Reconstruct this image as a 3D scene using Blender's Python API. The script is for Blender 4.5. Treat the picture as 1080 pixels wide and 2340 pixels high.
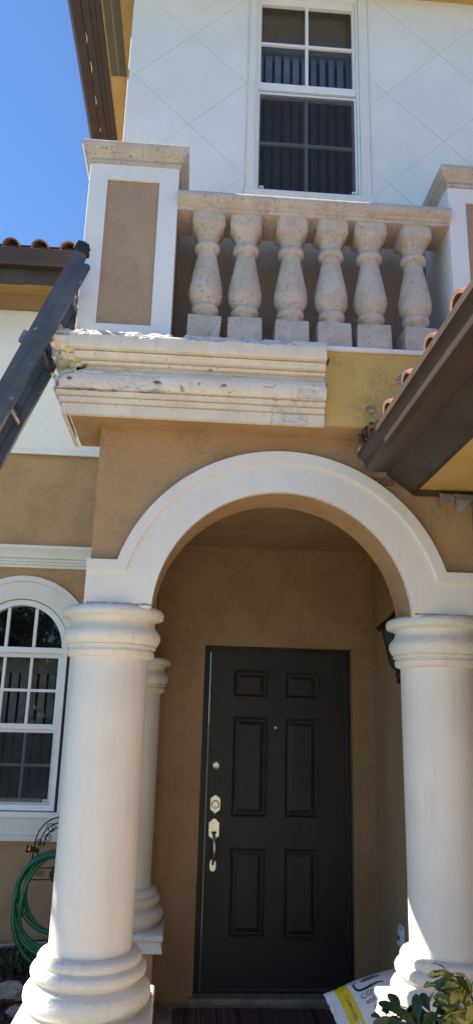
import bpy, bmesh, math, random
from mathutils import Vector, Matrix, Euler, noise
from mathutils.geometry import tessellate_polygon

# ------------------------------------------------------------------ clear
for o in list(bpy.data.objects):
    bpy.data.objects.remove(o, do_unlink=True)
scene = bpy.context.scene
COL = scene.collection
RNG = random.Random(7)
EYE = 1.75                      # camera height above the ground sheet; everything below is built relative to the eye

# ------------------------------------------------------------------ camera
cam_d = bpy.data.cameras.new('camera')
cam = bpy.data.objects.new('camera', cam_d)
COL.objects.link(cam)
PITCH, ROLL, YAW, FPX = math.radians(15.53), math.radians(1.545), math.radians(3.415), 1678.4
cy, sy, cp, sp = math.cos(YAW), math.sin(YAW), math.cos(PITCH), math.sin(PITCH)
fwd = Vector((sy * cp, cy * cp, sp)); rt = Vector((cy, -sy, 0)); up = rt.cross(fwd)
cr, sr = math.cos(ROLL), math.sin(ROLL)
rt2 = cr * rt + sr * up; up2 = -sr * rt + cr * up
cam.matrix_world = Matrix(((rt2.x, up2.x, -fwd.x, 0), (rt2.y, up2.y, -fwd.y, 0), (rt2.z, up2.z, -fwd.z, EYE), (0, 0, 0, 1)))
cam_d.sensor_fit = 'VERTICAL'
cam_d.sensor_height = 36.0
cam_d.lens = 36.0 * FPX / 2340.0
cam_d.clip_start = 0.05
cam_d.clip_end = 800
scene.camera = cam
scene.render.resolution_x, scene.render.resolution_y = 472, 1024

# ------------------------------------------------------------------ sky, sun, exposure
AZ, EL = math.radians(14), math.radians(46)      # sun: from the left, a little behind the facade
SUN = Vector((-math.cos(AZ) * math.cos(EL), math.sin(AZ) * math.cos(EL), math.sin(EL)))
world = bpy.data.worlds.new('World'); scene.world = world
world.use_nodes = True
wn = world.node_tree
wn.nodes.clear()
sky = wn.nodes.new('ShaderNodeTexSky'); sky.sky_type = 'NISHITA'; sky.sun_disc = False
sky.sun_elevation = EL; sky.sun_rotation = math.atan2(SUN.x, SUN.y)
sky.air_density = 1.0; sky.dust_density = 0.0; sky.ozone_density = 9.0
bg = wn.nodes.new('ShaderNodeBackground'); bg.inputs[1].default_value = 0.075
wo = wn.nodes.new('ShaderNodeOutputWorld')
wn.links.new(sky.outputs[0], bg.inputs[0]); wn.links.new(bg.outputs[0], wo.inputs[0])
sun_d = bpy.data.lights.new('sun', 'SUN'); sun_d.energy = 4.6; sun_d.angle = math.radians(0.6); sun_d.color = (1, .93, .80)
sun = bpy.data.objects.new('sun', sun_d); COL.objects.link(sun)
sun.rotation_euler = SUN.to_track_quat('Z', 'Y').to_euler()
scene.view_settings.view_transform = 'Standard'; scene.view_settings.look = 'None'
scene.view_settings.gamma = 1.0; scene.view_settings.use_curve_mapping = False
scene.view_settings.exposure = 1.57

# ------------------------------------------------------------------ materials
class NT:
    def __init__(s, name):
        s.m = bpy.data.materials.new(name); s.m.use_nodes = True
        s.t = s.m.node_tree; s.t.nodes.clear()
        s.out = s.n('ShaderNodeOutputMaterial'); s.b = s.n('ShaderNodeBsdfPrincipled')
        s.l(s.b.outputs[0], s.out.inputs[0])
    def n(s, t, **k):
        x = s.t.nodes.new(t)
        for a, v in k.items(): setattr(x, a, v)
        return x
    def l(s, a, b): s.t.links.new(a, b)
    def pos(s):
        return s.n('ShaderNodeNewGeometry').outputs['Position']
    def objc(s):
        return s.n('ShaderNodeTexCoord').outputs['Object']
    def noise(s, vec, scale, detail=4, rough=.55, dist=0):
        x = s.n('ShaderNodeTexNoise'); s.l(vec, x.inputs['Vector'])
        x.inputs['Scale'].default_value = scale; x.inputs['Detail'].default_value = detail
        x.inputs['Roughness'].default_value = rough; x.inputs['Distortion'].default_value = dist
        return x.outputs['Fac']
    def ramp(s, f, a, b, ca=0., cb=1.):
        x = s.n('ShaderNodeMapRange'); x.interpolation_type = 'SMOOTHSTEP'
        s.l(f, x.inputs[0]); x.inputs[1].default_value = a; x.inputs[2].default_value = b
        x.inputs[3].default_value = ca; x.inputs[4].default_value = cb
        return x.outputs[0]
    def math(s, op, a, b):
        x = s.n('ShaderNodeMath', operation=op)
        for i, v in enumerate((a, b)):
            if isinstance(v, (int, float)): x.inputs[i].default_value = v
            else: s.l(v, x.inputs[i])
        return x.outputs[0]
    def mix(s, f, a, b):
        x = s.n('ShaderNodeMix', data_type='RGBA')
        if isinstance(f, (int, float)): x.inputs[0].default_value = f
        else: s.l(f, x.inputs[0])
        for i, v in ((6, a), (7, b)):
            if isinstance(v, tuple): x.inputs[i].default_value = (*v[:3], 1)
            else: s.l(v, x.inputs[i])
        return x.outputs[2]
    def scaled(s, vec, sc):
        x = s.n('ShaderNodeMapping'); s.l(vec, x.inputs[0]); x.inputs['Scale'].default_value = sc
        return x.outputs[0]
    def bump(s, h, strength, dist):
        x = s.n('ShaderNodeBump'); x.inputs['Strength'].default_value = strength
        x.inputs['Distance'].default_value = dist; s.l(h, x.inputs['Height'])
        s.l(x.outputs[0], s.b.inputs['Normal'])
    def col(s, c):
        if isinstance(c, tuple): s.b.inputs['Base Color'].default_value = (*c[:3], 1)
        else: s.l(c, s.b.inputs['Base Color'])
    def rough(s, v): s.b.inputs['Roughness'].default_value = v
    def spec(s, v): s.b.inputs['Specular IOR Level'].default_value = v

def sc(c, k): return tuple(x * k for x in c)

def stucco(name, c, trowel=1.0, grime=(.25, .18, .10), gr=.12, b=.010):
    """painted stucco with skip-trowel marks"""
    t = NT(name); p = t.pos()
    big = t.noise(p, 3.5, 6, .7); fine = t.noise(p, 170, 3, .6); mid = t.noise(p, 34, 5, .65, .6)
    warp = t.noise(p, 19, 4, .65, 2.2)
    ridge = t.ramp(t.math('ABSOLUTE', t.math('SUBTRACT', warp, .5), 0), .0, .03, 1, 0)
    patch = t.ramp(t.noise(p, 5.5, 3, .6), .46, .62)
    ridge = t.math('MULTIPLY', ridge, patch)
    streak = t.ramp(t.noise(t.scaled(p, (9, 9, .7)), 3, 5, .65), .5, .8, 0, gr)
    c1 = t.mix(t.ramp(big, .3, .7), sc(c, .95), sc(c, 1.04))
    c2 = t.mix(streak, c1, grime)
    c3 = t.mix(t.math('MULTIPLY', ridge, .11 * trowel), c2, sc(c, .55))
    t.col(c3); t.rough(.82); t.spec(.25)
    h = t.math('ADD', t.math('MULTIPLY', mid, .8), t.math('ADD', t.math('MULTIPLY', fine, .25), t.math('MULTIPLY', ridge, -.6 * trowel)))
    t.bump(h, .55, b)
    return t.m

def paint(name, c, b=.0012, sc_=90, gr=.18, grime=(.42, .37, .30), rough=.55, pits=0.):
    """painted smooth or orange-peel masonry with light grime and pits"""
    t = NT(name); p = t.pos()
    big = t.noise(p, 3.1, 4, .6); peel = t.noise(p, sc_, 4, .6)
    streak = t.ramp(t.noise(t.scaled(p, (8, 8, .9)), 2.6, 5, .7), .48, .85, 0, gr)
    c1 = t.mix(t.ramp(big, .3, .7), sc(c, .95), sc(c, 1.03))
    c1 = t.mix(streak, c1, grime)
    if pits:
        v = t.noise(p, 78, 3, .6)
        pit = t.ramp(v, .68, .73)
        c1 = t.mix(t.math('MULTIPLY', pit, pits), c1, (.16, .13, .10))
    t.col(c1); t.rough(rough); t.spec(.3); t.bump(peel, .5, b)
    return t.m

def plain(name, c, rough=.5, metal=0., var=.12, scale=14, b=0., spec=.4):
    t = NT(name); p = t.pos()
    f = t.noise(p, scale, 5, .65)
    t.col(t.mix(t.ramp(f, .3, .7), sc(c, 1 - var), sc(c, 1 + var)))
    t.rough(rough); t.b.inputs['Metallic'].default_value = metal; t.spec(spec)
    if b: t.bump(t.noise(p, scale * 9, 4, .6), .5, b)
    return t.m

TAN = (.44, .282, .148)
M = {}
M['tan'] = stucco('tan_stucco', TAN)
M['tan_shaded'] = stucco('shaded_tan_stucco_porch', (.33, .215, .115), 1.2)  # same tan stucco, darkened in colour for the shade inside the porch
M['yellow'] = stucco('ochre_bare_stucco', (.61, .42, .14), 1.2, gr=.32, grime=(.26, .15, .07))
M['tan_skylit'] = stucco('skylit_tan_stucco', (.42, .30, .205), .8)  # tan stucco greyed so its colour carries the blue skylight
M['soffit'] = stucco('ochre_soffit_stucco', (.56, .37, .14), .7)
M['white'] = paint('white_wall_paint', (.78, .775, .76), .0008, 60, .10)
M['trim'] = paint('white_trim_paint', (.77, .745, .70), .0022, 70, .26, grime=(.50, .43, .34), pits=.3)
M['column'] = paint('white_column_paint', (.77, .73, .67), .0035, 62, .30, grime=(.50, .43, .34), pits=.2)
M['cast'] = paint('white_cast_stone', (.76, .72, .65), .016, 70, .30, grime=(.45, .38, .26), rough=.75, pits=.5)
M['groove'] = plain('cream_groove_stucco', (.76, .735, .67), .85)
M['vinyl'] = plain('white_vinyl', (.80, .81, .82), .35, var=.03)
M['screenrail'] = plain('grey_screened_vinyl', (.62, .63, .67), .5, var=.05)
M['brown'] = plain('brown_gutter_metal', (.050, .035, .030), .38, .0, .15, 6, .0003)
M['brown2'] = plain('brown_fascia_paint', (.052, .040, .036), .55, .0, .2, 8, .0006)
M['terra'] = plain('terracotta_tile', (.24, .115, .075), .85, var=.35, scale=12, b=.003)
M['mortar'] = plain('brown_mortar', (.10, .06, .052), .9, var=.4, scale=30, b=.006)
M['door'] = plain('dark_door_paint', (.025, .020, .0175), .5, var=.15, scale=5, b=.0004, spec=.35)
M['frame'] = plain('dark_frame_paint', (.019, .0165, .016), .45, var=.15, scale=5)
M['brass'] = plain('satin_nickel', (.62, .57, .46), .32, .9, .1, 40)
M['blackmetal'] = plain('black_iron', (.014, .014, .015), .5, .2, .2, 40)
M['outl'] = plain('grey_weather_strip', (.38, .37, .35), .6, var=.4, scale=9)
M['darkplug'] = plain('dark_keyhole', (.008, .008, .008), .6)
M['rubber'] = plain('black_rubber', (.022, .021, .022), .75, var=.25, scale=30, b=.002)
M['dark_room'] = plain('unlit_room_black', (.020, .020, .022), .9)  # near-black colour stands in for the darkness of unlit rooms
M['blind'] = plain('grey_vertical_blind', (.30, .30, .32), .7, var=.2, scale=8)
M['blindband'] = plain('tan_valance', (.22, .205, .18), .7)
M['vent'] = plain('soffit_vent_mesh', (.115, .105, .08), .75, var=.15, scale=60, b=.001)
M['concrete'] = plain('driveway_concrete', (.46, .41, .345), .9, var=.15, scale=2.5, b=.002)
M['porch'] = plain('porch_concrete', (.26, .235, .19), .85, var=.25, scale=5, b=.003)
M['stepc'] = plain('brown_grey_step', (.25, .20, .145), .85, var=.3, scale=9, b=.004)
M['grass'] = plain('lawn', (.07, .11, .035), .9, var=.4, scale=3)
M['soil'] = plain('dark_soil', (.035, .026, .020), .95, var=.5, scale=18, b=.015)
M['chip'] = plain('dark_mulch_chip', (.05, .037, .028), .9, var=.5, scale=25)
M['rock'] = plain('grey_rock', (.30, .29, .275), .9, var=.35, scale=20, b=.01)

def glass(name, tint=.80, rough=.02):
    t = NT(name); t.t.nodes.remove(t.b)
    fr = t.n('ShaderNodeLayerWeight'); fr.inputs[0].default_value = .5
    tr = t.n('ShaderNodeBsdfTransparent'); tr.inputs[0].default_value = (tint, tint * 1.01, tint * 1.03, 1)
    gl = t.n('ShaderNodeBsdfGlossy'); gl.inputs['Roughness'].default_value = rough
    p = t.pos()
    f = t.noise(p, 2.2, 2, .5)
    bp = t.n('ShaderNodeBump'); bp.inputs['Strength'].default_value = .06; bp.inputs['Distance'].default_value = .02
    t.l(f, bp.inputs['Height']); t.l(bp.outputs[0], gl.inputs['Normal'])
    k = t.math('ADD', t.math('MULTIPLY', t.math('POWER', fr.outputs['Facing'], 5), .9), .045)
    mx = t.n('ShaderNodeMixShader'); t.l(k, mx.inputs[0]); t.l(tr.outputs[0], mx.inputs[1]); t.l(gl.outputs[0], mx.inputs[2])
    t.l(mx.outputs[0], t.out.inputs[0])
    return t.m
M['glass'] = glass('window_glass')
def screen_mat():
    t = NT('insect_screen_mesh'); t.t.nodes.remove(t.b)
    tr = t.n('ShaderNodeBsdfTransparent')
    df = t.n('ShaderNodeBsdfDiffuse'); df.inputs[0].default_value = (.045, .045, .052, 1)
    mx = t.n('ShaderNodeMixShader'); mx.inputs[0].default_value = .38
    t.l(tr.outputs[0], mx.inputs[1]); t.l(df.outputs[0], mx.inputs[2]); t.l(mx.outputs[0], t.out.inputs[0])
    return t.m
M['screen'] = screen_mat()

def concrete_cast():
    """weathered, pitted pinkish-grey cast concrete of balusters, rail and caps"""
    t = NT('weathered_cast_concrete'); p = t.pos()
    g = t.noise(p, 150, 3, .7); big = t.noise(p, 9, 5, .65); pit = t.ramp(t.noise(p, 85, 3, .6), .62, .69)
    c = t.mix(t.ramp(big, .35, .68), (.60, .51, .43), (.71, .625, .55))
    c = t.mix(t.ramp(t.noise(p, 14, 5, .7), .52, .75, 0, .6), c, (.56, .40, .26))
    c = t.mix(t.ramp(t.noise(t.scaled(p, (30, 30, 8)), 1.2, 5, .7), .62, .8, 0, .5), c, (.22, .20, .18))
    c = t.mix(t.math('MULTIPLY', pit, .45), c, (.20, .165, .14))
    t.col(c); t.rough(.92); t.spec(.15)
    h = t.math('SUBTRACT', t.math('ADD', g, t.math('MULTIPLY', big, .6)), t.math('MULTIPLY', pit, .8))
    t.bump(h, .9, .010)
    return t.m
M['cast_old'] = concrete_cast()

def moulding_mat():
    """white paint with flaked areas (vertex attribute 'chip') showing bare cement coat and foam"""
    t = NT('peeling_white_moulding'); p = t.pos()
    at = t.n('ShaderNodeAttribute'); at.attribute_name = 'chip'
    sep = t.n('ShaderNodeSeparateColor'); t.l(at.outputs['Color'], sep.inputs[0])
    big = t.noise(p, 8, 5, .7); fn = t.noise(p, 75, 5, .65)
    pt = t.mix(t.ramp(big, .3, .7), (.70, .615, .48), (.78, .72, .62))  # warm bounce light put into the white paint as a cream tint
    pt = t.mix(t.ramp(t.noise(t.scaled(p, (25, 25, 5)), 1.4, 5, .7), .5, .8, 0, .55), pt, (.52, .40, .25))
    sp_ = t.ramp(t.noise(p, 60, 2, .5), .70, .735)
    pt = t.mix(t.math('MULTIPLY', sp_, .8), pt, (.12, .10, .08))
    bare = t.mix(t.ramp(fn, .35, .65), (.60, .535, .475), (.72, .67, .63))
    c = t.mix(sep.outputs[0], pt, bare)
    c = t.mix(sep.outputs[1], c, (.80, .73, .46))
    c = t.mix(sep.outputs[2], c, (.13, .105, .08))
    t.col(c); t.rough(.8); t.spec(.2)
    t.bump(t.math('SUBTRACT', t.math('MULTIPLY', fn, .6), t.math('MULTIPLY', sep.outputs[0], .5)), .7, .005)
    return t.m
M['mould'] = moulding_mat()

# ------------------------------------------------------------------ mesh helpers
class MB:
    def __init__(s): s.v = []; s.f = []
    def add(s, vs, fs):
        k = len(s.v); s.v += [tuple(x) for x in vs]; s.f += [tuple(i + k for i in f) for f in fs]; return s
    def box(s, x0, x1, y0, y1, z0, z1):
        vs = [(x, y, z) for z in (z0, z1) for y in (y0, y1) for x in (x0, x1)]
        return s.add(vs, [(0, 2, 3, 1), (4, 5, 7, 6), (0, 1, 5, 4), (2, 6, 7, 3), (0, 4, 6, 2), (1, 3, 7, 5)])
    def obox(s, c, ax, ay, az, hx, hy, hz):
        vs = [Vector(c) + ax * (i * hx) + ay * (j * hy) + az * (k * hz) for k in (-1, 1) for j in (-1, 1) for i in (-1, 1)]
        return s.add(vs, [(0, 2, 3, 1), (4, 5, 7, 6), (0, 1, 5, 4), (2, 6, 7, 3), (0, 4, 6, 2), (1, 3, 7, 5)])
    def plate(s, loops, fn, d0, d1):
        """flat polygon with holes; loops in 2D (outer first); fn(a, b, d) -> xyz"""
        L = [[Vector((a, b, 0)) for a, b in lp] for lp in loops]
        tri = tessellate_polygon(L); pts = [p for lp in L for p in lp]; n = len(pts)
        vs = [fn(p.x, p.y, d0) for p in pts] + [fn(p.x, p.y, d1) for p in pts]
        fs = [tuple(t) for t in tri] + [tuple(i + n for i in reversed(t)) for t in tri]
        k = 0
        for lp in L:
            m = len(lp)
            for i in range(m):
                j = (i + 1) % m
                fs.append((k + i, k + j, n + k + j, n + k + i))
            k += m
        return s.add(vs, fs)
    def lathe(s, cx, cy_, prof, n=40, a0=0., a1=2 * math.pi):
        full = abs(a1 - a0 - 2 * math.pi) < 1e-6; m = n if full else n + 1
        vs = []
        for r, z in prof:
            for i in range(m):
                a = a0 + (a1 - a0) * i / n
                vs.append((cx + r * math.cos(a), cy_ + r * math.sin(a), z))
        fs = []
        for j in range(len(prof) - 1):
            for i in range(n):
                k = (i + 1) % m
                fs.append((j * m + i, j * m + k, (j + 1) * m + k, (j + 1) * m + i))
        return s.add(vs, fs)
    def loft(s, loops, caps=True):
        m = len(loops[0]); vs = [p for lp in loops for p in lp]; fs = []
        for j in range(len(loops) - 1):
            for i in range(m):
                k = (i + 1) % m
                fs.append((j * m + i, j * m + k, (j + 1) * m + k, (j + 1) * m + i))
        if caps:
            fs.append(tuple(range(m - 1, -1, -1))); e = (len(loops) - 1) * m; fs.append(tuple(range(e, e + m)))
        return s.add(vs, fs)
    def rings(s, x0, x1, y0, y1, prof):
        return s.loft([[(x0 - o, y0 - o, z), (x1 + o, y0 - o, z), (x1 + o, y1 + o, z), (x0 - o, y1 + o, z)] for o, z in prof])
    def sweep(s, prof, a, b, fn):
        """prof: 2D closed polygon, extruded from a to b; fn(p, q, t)"""
        return s.plate([prof], fn, a, b)
    def tube(s, pts, r, n=8, closed=False):
        P = [Vector(p) for p in pts]; m = len(P); loops = []
        prev = None
        for i, p in enumerate(P):
            if closed: d = P[(i + 1) % m] - P[i - 1]
            else: d = P[min(i + 1, m - 1)] - P[max(i - 1, 0)]
            d.normalize()
            if prev is None:
                u = d.cross(Vector((0, 0, 1)) if abs(d.z) < .9 else Vector((1, 0, 0))); u.normalize()
            else:
                u = prev - d * prev.dot(d); u.normalize()
            prev = u; w = d.cross(u)
            rr = r[i] if isinstance(r, (list, tuple)) else r
            loops.append([p + (u * math.cos(2 * math.pi * k / n) + w * math.sin(2 * math.pi * k / n)) * rr for k in range(n)])
        if closed: loops.append(loops[0])
        return s.loft(loops, caps=not closed)
    def mesh(s, name):
        me = bpy.data.meshes.new(name); me.from_pydata(s.v, [], s.f); me.validate(); me.update()
        bm = bmesh.new(); bm.from_mesh(me)
        bmesh.ops.recalc_face_normals(bm, faces=bm.faces); bm.to_mesh(me); bm.free()
        return me
    def build(s, name, mat, parent=None, smooth=None, bevel=0., seg=2):
        me = s.mesh(name)
        return put(name, me, mat, parent, smooth, bevel, seg)

def put(name, me, mat, parent=None, smooth=None, bevel=0., seg=2):
    if mat is not None and not me.materials: me.materials.append(M[mat] if isinstance(mat, str) else mat)
    if smooth is not None:
        me.polygons.foreach_set('use_smooth', [True] * len(me.polygons))
        me.set_sharp_from_angle(angle=math.radians(smooth))
    o = bpy.data.objects.new(name, me); COL.objects.link(o)
    if parent is not None: o.parent = parent
    if bevel:
        b = o.modifiers.new('bevel', 'BEVEL'); b.width = bevel; b.segments = seg; b.limit_method = 'ANGLE'; b.angle_limit = math.radians(40)
    return o

def empty(name, loc=(0, 0, 0)):
    o = bpy.data.objects.new(name, None); COL.objects.link(o); o.location = loc; o.empty_display_size = .1
    return o
def tag(o, label=None, cat=None, group=None, kind=None):
    if label: o['label'] = label
    if cat: o['category'] = cat
    if group: o['group'] = group
    if kind: o['kind'] = kind
    return o
XZ = lambda a, b, d: (a, d, b)         # plate in the facade plane, d = depth Y
YZ = lambda a, b, d: (d, a, b)         # plate in a side plane, d = X
XY = lambda a, b, d: (a, b, d)
def rect(x0, x1, z0, z1): return [(x0, z0), (x1, z0), (x1, z1), (x0, z1)]
def arc(cx, cz, r, a0, a1, n):
    return [(cx + r * math.cos(math.radians(a0 + (a1 - a0) * i / n)), cz + r * math.sin(math.radians(a0 + (a1 - a0) * i / n))) for i in range(n + 1)]
def clip(poly, x0, x1, z0, z1):
    def half(P, f, g):
        out = []
        for i in range(len(P)):
            a, b = P[i], P[(i + 1) % len(P)]; fa, fb = f(a), f(b)
            if fa >= 0: out.append(a)
            if (fa >= 0) != (fb >= 0):
                t = fa / (fa - fb); out.append((a[0] + (b[0] - a[0]) * t, a[1] + (b[1] - a[1]) * t))
        return out
    for f in (lambda p: p[0] - x0, lambda p: x1 - p[0], lambda p: p[1] - z0, lambda p: z1 - p[1]):
        if len(poly) < 3: return []
        poly = half(poly, f, None)
    return poly
def area(P): return abs(sum(P[i][0] * P[(i + 1) % len(P)][1] - P[(i + 1) % len(P)][0] * P[i][1] for i in range(len(P)))) / 2
def diamonds(parent, x0, x1, z0, z1, nx, nz, dx, dz, y_front, y_back, gap=.003):
    """scored diamond panels clipped to a wall field; nodes of the groove lattice at (nx, nz)"""
    for i in range(-14, 15):
        for j in range(-14, 15):
            if (i + j) % 2 == 0: continue
            cx, cz = nx + i * dx, nz + j * dz
            g = gap * .72
            P = clip([(cx - dx + g, cz), (cx, cz - dz + g), (cx + dx - g, cz), (cx, cz + dz - g)], x0, x1, z0, z1)
            if len(P) < 3 or area(P) < .0015: continue
            MB().plate([P], XZ, y_front, y_back).build('diamond_panel', 'white', parent, bevel=.0015, seg=1)

# ------------------------------------------------------------------ setting: ground, porch floor, planting bed
g = MB().box(-150, 150, -150, 150, -EYE - .3, -EYE).build('ground', 'grass'); tag(g, 'flat lawn around the house', 'ground', kind='structure')
g = MB().box(-3.4, 9, -16, 2.55, -EYE, -EYE + .02).build('driveway', 'concrete'); tag(g, 'pale concrete driveway in front of the porch', 'driveway', kind='structure')
g = MB().box(-.55, 1.3, 3.0, 5.285, -EYE, -1.72).build('porch_floor', 'porch', bevel=.01); tag(g, 'grey concrete porch floor in front of the door', 'floor', kind='structure')

def bed():
    x0, x1, y0, y1, nx, ny = -3.2, -.56, 2.7, 5.41, 70, 70
    vs, fs = [], []
    for j in range(ny + 1):
        for i in range(nx + 1):
            x = x0 + (x1 - x0) * i / nx; y = y0 + (y1 - y0) * j / ny
            z = -1.70 + .22 * max(0, min(1, (y - 3.2) / 2.0)) + .035 * noise.noise((x * 3, y * 3, 1)) + .02 * noise.noise((x * 11, y * 11, 5))
            vs.append((x, y, z))
    for j in range(ny):
        for i in range(nx):
            k = j * (nx + 1) + i; fs.append((k, k + 1, k + nx + 2, k + nx + 1))
    return MB().add(vs, fs), lambda x, y: -1.70 + .22 * max(0, min(1, (y - 3.2) / 2.0)) + .035 * noise.noise((x * 3, y * 3, 1))
bedm, bedz = bed()
tag(bedm.build('planting_bed', 'soil', smooth=60), 'dark soil bed along the tan wall left of the porch', 'soil', kind='structure')
mb = MB()
for i in range(1500):
    x = RNG.uniform(-1.7, -.58); y = RNG.uniform(3.3, 5.38); z = bedz(x, y) + RNG.uniform(0, .02)
    R_ = Euler((RNG.uniform(-.6, .6), RNG.uniform(-.6, .6), RNG.uniform(0, 6.3))).to_matrix()
    mb.obox((x, y, z), R_.col[0], R_.col[1], R_.col[2], RNG.uniform(.008, .035), RNG.uniform(.005, .014), RNG.uniform(.003, .008))
tag(mb.build('mulch', 'chip'), 'dark wood mulch scattered over the planting bed', 'mulch', kind='stuff')
def lump(mbx, c, r, seed, n=10, sq=(1, 1, .6)):
    loops = []
    for j in range(1, n):
        t = math.pi * j / n; lp = []
        for i in range(n + 2):
            a = 2 * math.pi * i / (n + 2)
            d = Vector((math.sin(t) * math.cos(a), math.sin(t) * math.sin(a), math.cos(t)))
            k = r * (1 + .38 * noise.noise(d * 1.7 + Vector((seed, 0, 0))) + .16 * noise.noise(d * 5 + Vector((0, seed, 0))))
            lp.append((c[0] + d.x * k * sq[0], c[1] + d.y * k * sq[1], c[2] + d.z * k * sq[2]))
        loops.append(lp)
    mbx.loft(loops)
for i, (x, y, r, lb) in enumerate([(-.93, 4.72, .085, 'large pale grey stone in the mulch beside the column base'), (-1.16, 4.85, .07, 'rough grey stone in the mulch at the left edge'),
                                   (-1.04, 4.58, .05, 'small grey stone in the mulch just left of the large stone'), (-.83, 4.55, .05, 'small dark stone tucked against the column base')]):
    b_ = MB(); lump(b_, (0, 0, 0), r, 3 + i * 5, 12, (1.3, .9, .55))
    o = b_.build('stone', 'rock', smooth=28); o.location = (x, y, bedz(x, y) + r * .25); o.rotation_euler.z = i * 1.3
    tag(o, lb, 'stone', 'stones in the planting bed')
mb = MB()
for i in range(42):
    x = -.98 + RNG.gauss(0, .07); y = 5.05 + RNG.gauss(0, .05); z = bedz(x, y)
    a = RNG.uniform(0, 6.3); h = RNG.uniform(.03, .075); d = Vector((math.cos(a), math.sin(a), 0)); w = Vector((-d.y, d.x, 0)) * .008
    p = Vector((x, y, z)); q = p + d * h * .6 + Vector((0, 0, h)); e = q + d * .03
    mb.add([p - w * .3, p + w * .3, q + w, e, q - w], [(0, 1, 2, 4), (4, 2, 3)])
M['weed'] = plain('weed_green', (.06, .12, .03), .6, var=.3)
tag(mb.build('weed', 'weed'), 'low green weed growing in the mulch by the wall', 'weed')

# ------------------------------------------------------------------ the house
H = tag(empty('house', (0, 0, -EYE)), 'tan and white stucco two storey house with arched entry porch and balcony', 'house')
def hp(o):      # keep world coordinates of a part built in eye-relative space
    return o
H_ROOT_OFFSET = EYE   # parts are built at eye-relative z; the root sits on the ground, so lift them back
class HouseParent: pass
HOUSE_PARTS = []
def part(mbx, name, mat, parent=None, **k):
    o = mbx.build(name, mat, parent or H, **k)
    if parent is None: o.location.z = EYE
    return o

YF, YFB = 3.25, 3.485            # porch facade front and back
ACX, ACZ, AR, ARO = .411, .422, .58, .775
# porch facade with arch opening
inner = arc(ACX, ACZ, AR, 176, 4, 48)
facade = [(-.45, -.0), (-.45, 1.32), (1.30, 1.32), (1.30, -.0)]
outl = [(-.45, .44), (-.45, 1.32), (1.30, 1.32), (1.30, .44), (inner[-1][0], .44)] + inner[::-1] + [(inner[0][0], .44)]
pw = part(MB().plate([outl], XZ, YF, YFB), 'porch_wall', 'tan')
# arch trim: flat band and raised outer rim
sh = lambda r, zs: None
def band(r_out, z_sh, xl, xr, r_in, z0, inn=None):
    ang = math.degrees(math.asin((z_sh - ACZ) / r_out))
    o = [(xl, z0), (xl, z_sh)] + arc(ACX, ACZ, r_out, 180 - ang, ang, 56) + [(xr, z_sh), (xr, z0)]
    return o
inn = arc(ACX, ACZ, AR + .001, 3.2, 176.8, 56)
bo = band(ARO, .653, -.462, 1.288, AR, .445)
at_ = part(MB().plate([bo + [(inn[0][0], .445)] + inn + [(inn[-1][0], .445)]], XZ, 3.222, 3.262), 'arch_trim', 'trim', bevel=.002, seg=1)
bi = band(ARO - .052, .605, -.462, 1.288, AR, .60)
rim_o = bo[1:-1]; rim_i = bi[1:-1]
rim = rim_o + rim_i[::-1]
MB().plate([rim], XZ, 3.208, 3.226).build('trim_rim', 'trim', at_, bevel=.003, seg=2)
M['caulk'] = plain('grey_dirty_caulk', (.36, .35, .34), .9, var=.5, scale=45, b=.006)
for xa, xb in ((-.45, -.17), (1.0, 1.28)):
    b_ = MB(); n_ = 24
    b_.tube([(xa + (xb - xa) * k / n_, 3.2225 + .002 * noise.noise((k * .7, xa, 0)), .459 + .004 * noise.noise((k * .9, 2, xa))) for k in range(n_ + 1)], [.004 + .003 * abs(noise.noise((k * 1.3, 7, xa))) for k in range(n_ + 1)], 6)
    b_.build('caulk_bead', 'caulk', at_)
# left side wall with its own arch, right wall of porch and garage
side = [(3.485, .42), (3.485, 1.32), (5.205, 1.32), (5.205, .42), (4.88, .42)] + [(4.22 + .66 * math.cos(math.radians(a)), .42 + .50 * math.sin(math.radians(a))) for a in range(0, 181, 9)][1:-1] + [(3.56, .42)]
part(MB().plate([side], YZ, -.45, -.22), 'porch_side_wall', 'tan_shaded')
part(MB().box(1.302, 1.45, .6, 5.19, -EYE, 1.34), 'porch_right_wall', 'tan_shaded')
part(MB().box(-.218, 1.3, 3.487, 5.2, 1.18, 1.315), 'porch_ceiling', 'tan_shaded')
# door wall
DX0, DX1, DZ0, DZ1 = .118, 1.150, -1.668, .474
dw = part(MB().plate([[(-.6, -EYE), (DX0, -EYE), (DX0, DZ1), (DX1, DZ1), (DX1, -EYE), (1.6, -EYE), (1.6, 1.32), (-.6, 1.32)]], XZ, 5.2, 5.40), 'door_wall', 'tan_shaded')
part(MB().box(DX0 - .03, DX1 + .03, 5.16, 5.36, -1.735, -1.684), 'door_step', 'stepc', bevel=.008)

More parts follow.
